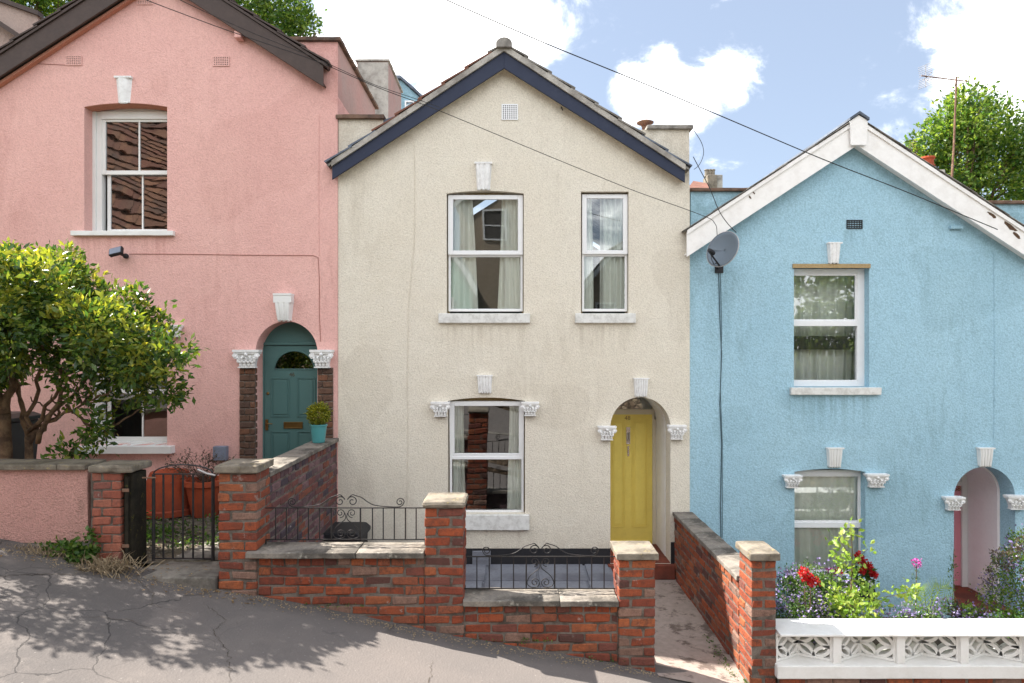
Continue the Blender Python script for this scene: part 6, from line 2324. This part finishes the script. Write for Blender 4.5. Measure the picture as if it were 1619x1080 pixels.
D = 20
big_tree('hill_tree', 1530, D, [(at(1535, 165, D), .55), (at(1505, 195, D), .6), (at(1560, 205, D + .3), .8), (at(1475, 228, D), .62), (at(1442, 226, D), .28), (at(1592, 235, D), .75), (at(1525, 255, D - .3), .9),
                                (at(1630, 215, D), .5), (at(1490, 275, D), .8), (at(1580, 285, D), .9), (at(1640, 275, D), .8), (at(1455, 262, D), .35), (at(1530, 195, D - .5), .5)], 15000,
         'broad sunlit leafy tree rising behind the right slope of the blue roof', 61)
D = 22
big_tree('hill_tree', 420, D, [(at(410, -10, D), 1.3), (at(455, 15, D), .85), (at(478, 38, D), .45), (at(380, 10, D), .9), (at(440, 40, D), .7), (at(350, -30, D), 1.2), (at(500, 52, D), .2)], 11000,
         'leafy tree top showing behind the right slope of the pink gable', 62)
D = 24
big_tree('hill_tree', 60, D, [(at(60, -35, D), 1.2), (at(30, -10, D), .7), (at(95, -20, D), .8), (at(50, 5, D), .5)], 7000,
         'sliver of bright foliage at the top left corner above the pink gable', 63)

# ------------------------------------------------------------------ the other side of the street (seen in the window panes)
osw = thing('opposite_wall', (0, -2.9, -2.6), 'rough brown stone retaining wall on the opposite side of the street', 'wall')
m = Mat('rubble_stone')
vcol = m.vor(5.5, out='Color')
hs = m.n('ShaderNodeSeparateColor')
m.l(vcol, hs.inputs[0])
col = m.ramp(hs.outputs[0], [(0, (.16, .11, .07, 1)), (.4, (.30, .21, .14, 1)), (.7, (.22, .16, .115, 1)), (1, (.40, .30, .20, 1))])
edge = m.vor(5.5, 'DISTANCE_TO_EDGE')
col = m.mix(m.rng(edge, .01, .06, .8, 0), col, (.07, .055, .045, 1))
M['rubble'] = m.pbr(col, .95, m.bump(edge, 1., .05), spec=.1)
for k in range(14):
    xa = -16 + k * 2.6
    MB().box(xa, xa + 2.59, -3.15, -2.75, ground(xa) - 1, ground(xa) + 2.2).build('wall_bay', M['rubble'], osw)
OPP = 'houses on the opposite side of the street'
M['oppcream'] = stucco('opposite_render', (.45, .36, .26, 1), (.4, .33, .25, 1), (.2, .16, .12, 1))


def opp_house(x0, x1, zb, ze, za, y, mat, roofm, label):
    t = thing('opposite_house', ((x0 + x1) / 2, y, zb), label, 'house', OPP)
    c = (x0 + x1) / 2
    MB().prism([(x0, zb), (x1, zb), (x1, ze), (c, za), (x0, ze)], y - 6, y).build('wall', mat, t)
    r = MB()
    for s, e in ((-1, x0 - .2), (1, x1 + .2)):
        k = (za - ze) / (c - x0)
        zz = za - k * abs(e - c)
        r.prism([(c, za + .02), (e, zz + .02), (e, zz + .12), (c, za + .14)], y - 6, y + .2)
    r.build('roof', roofm, t)
    b = MB()
    for s, e in ((-1, x0 - .2), (1, x1 + .2)):
        zz = za - (za - ze) / (c - x0) * abs(e - c)
        b.prism([(c, za - .2), (e, zz - .2), (e, zz + .02), (c, za + .02)], y + .16, y + .2)
    b.build('bargeboard', M['white'], t)
    for k, cx in enumerate((x0 + (x1 - x0) * .3, x0 + (x1 - x0) * .72)):
        for zc in (zb + 2.0, ze - 1.1):
            f = MB()
            ring(f, cx - .45, cx + .45, zc - .7, zc + .7, .07, y, y + .05)
            f.box(cx - .38, cx + .38, y, y + .04, zc - .03, zc + .03)
            w = f.build('window', M['white'], t)
            MB().box(cx - .38, cx + .38, y + .005, y + .02, zc - .63, zc + .63).build('pane', M['room'], w)
    return t


opp_house(-5.6, -1.5, -3, 2.6, 4.7, -7.5, M['greenhouse'], M['tilegrey'], 'pale green gabled house across the street')
opp_house(-2.0, 2.4, -4, 6.0, 7.8, -8.6, M['oppcream'], M['tilered'], 'tall pale rendered house across the street')
opp_house(2.8, 6.8, -4.5, 2.6, 4.6, -11, M['oppcream'], M['tilegrey'], 'cream gabled house across the street downhill')
opp_house(-12.5, -7.0, -2, 3.4, 6.4, -8.5, M['oppcream'], M['tilered'], 'wide cream house with red tiles across the street uphill')
rh = thing('opposite_house', (-16, -9, -1), 'long stone house across the street with a red tiled roof facing it', 'house', OPP)
MB().prism([(-22, -1), (-12.7, -1), (-12.7, 3.7), (-22, 5.9)], -14.5, -8.5).build('wall', M['rubble'], rh)
rr = random.Random(77)
MB().prism([(-22.3, 5.95), (-12.4, 3.6), (-12.4, 3.75), (-22.3, 6.1)], -8.6, -8.25).build('gutter', M['white'], rh)
q = MB()
q.add([(-22.3, -8.3, 6.05), (-12.4, -8.3, 3.68), (-12.4, -15, 10.38), (-22.3, -15, 12.75)], [(0, 1, 2, 3)])
q.build('roof', M['brownboard'], rh)
q = MB()
ca, sa = math.cos(math.radians(45)), math.sin(math.radians(45))
for k in range(26):
    for j in range(30):
        x = -22.2 + j * .33 + (.16 if k % 2 else 0)
        t0 = k * .35
        lift = .05 + rr.uniform(0, .03)
        vs = []
        for (u, w, n_) in ((0, 0, lift + .03), (.315, 0, lift + .03), (.315, .40, .02), (0, .40, .02), (0, 0, lift), (.315, 0, lift)):
            vs.append((x + u, -8.3 - (t0 + w) * ca + n_ * sa, 4.9 + (t0 + w) * sa + n_ * ca - .24 * (x + u + 17)))
        q.add(vs, [(0, 1, 2, 3), (4, 5, 1, 0)])
q.build('tile_rows', M['opptile'], rh, kind='stuff')
for cx in (-20, -17, -14.2):
    for zc in (1.0, 3.0 - .2 * (cx + 14)):
        f = MB()
        ring(f, cx - .5, cx + .5, zc - .7, zc + .7, .08, -8.5, -8.45)
        w = f.build('window', M['white'], rh)
        MB().box(cx - .42, cx + .42, -8.495, -8.48, zc - .62, zc + .62).build('pane', M['room'], w)
def downhill():
    t = thing('downhill_house', (10.0, 8.95, -4.3), 'pale yellow gabled house next down the street, beyond the blue one', 'house')
    gable_wall(t, M['creamtrim'], 7.46, 12.4, -5.2, .35, 9.95, 1.95, .35, 8.95, .28, [])
    house_box(t, 7.46, 12.4, -5.2, 9.95, 1.9, 9.23, 15.9, .38, .38, M['creamtrim'])
    for ex in (7.35, 12.5):
        barge(t, 9.95, 2.2, 1.92, ex, 2.2 - .65 * abs(ex - 9.95), 1.92 - .65 * abs(ex - 9.95), 8.8, 8.83, M['white'])
        roof_side(t, 9.95, 2.2, ex, 2.2 - .65 * abs(ex - 9.95), 8.78, 16, .03, M['tilegrey'], M['tilegrey'], .4, 15)
    for x0, x1, z0, z1 in ((8.5, 9.5, -1.0, .5), (8.5, 9.5, -3.6, -2.1)):
        f = MB()
        ring(f, x0, x1, z0, z1, .06, 8.90, 8.949)
        f.box(x0 + .06, x1 - .06, 8.905, 8.94, (z0 + z1) / 2 - .03, (z0 + z1) / 2 + .03)
        w = f.build('window', M['upvc'], t)
        MB().box(x0 + .06, x1 - .06, 8.93, 8.945, z0 + .06, z1 - .06).build('pane', M['room'], w)
    d_ = MB().box(10.6, 11.4, 8.90, 8.949, -4.2, -2.2).build('door', M['navy'], t)


downhill()
for k, (x, y, r, z) in enumerate(((9.5, -6.0, 2.4, 1.0), (13.5, -6.5, 2.4, 1.4), (5.2, -4.6, 1.1, -1.6), (1.2, -4.6, .8, -.9), (16, -7, 2.5, .5))):
    t = thing('street_tree', (x, y, z - 3), ('bushy green tree across the street opposite the blue house', 'larger round tree across the street further downhill', 'small bush over the opposite wall by the cream house there',
                                             'little green shrub on top of the opposite stone wall', 'widest tree across the street at the downhill end')[k], 'tree', 'greenery across the street')
    tm = MB()
    branch(tm, (x, y, z - 3), (x, y, z), .16, .05, .1, 5, k)
    tm.build('trunk', M['bark'], t)
    leaves('crown', [(Vector((x, y, z)), r), (Vector((x - r * .5, y + .3, z - r * .6)), r * .7), (Vector((x + r * .6, y, z - r * .5)), r * .7)], int(5200 * r), .20, .12, M['treeleaf'], t, seed=90 + k, clump=.14, ncl=int(80 * r), kind='stuff')

bpy.context.view_layer.update()
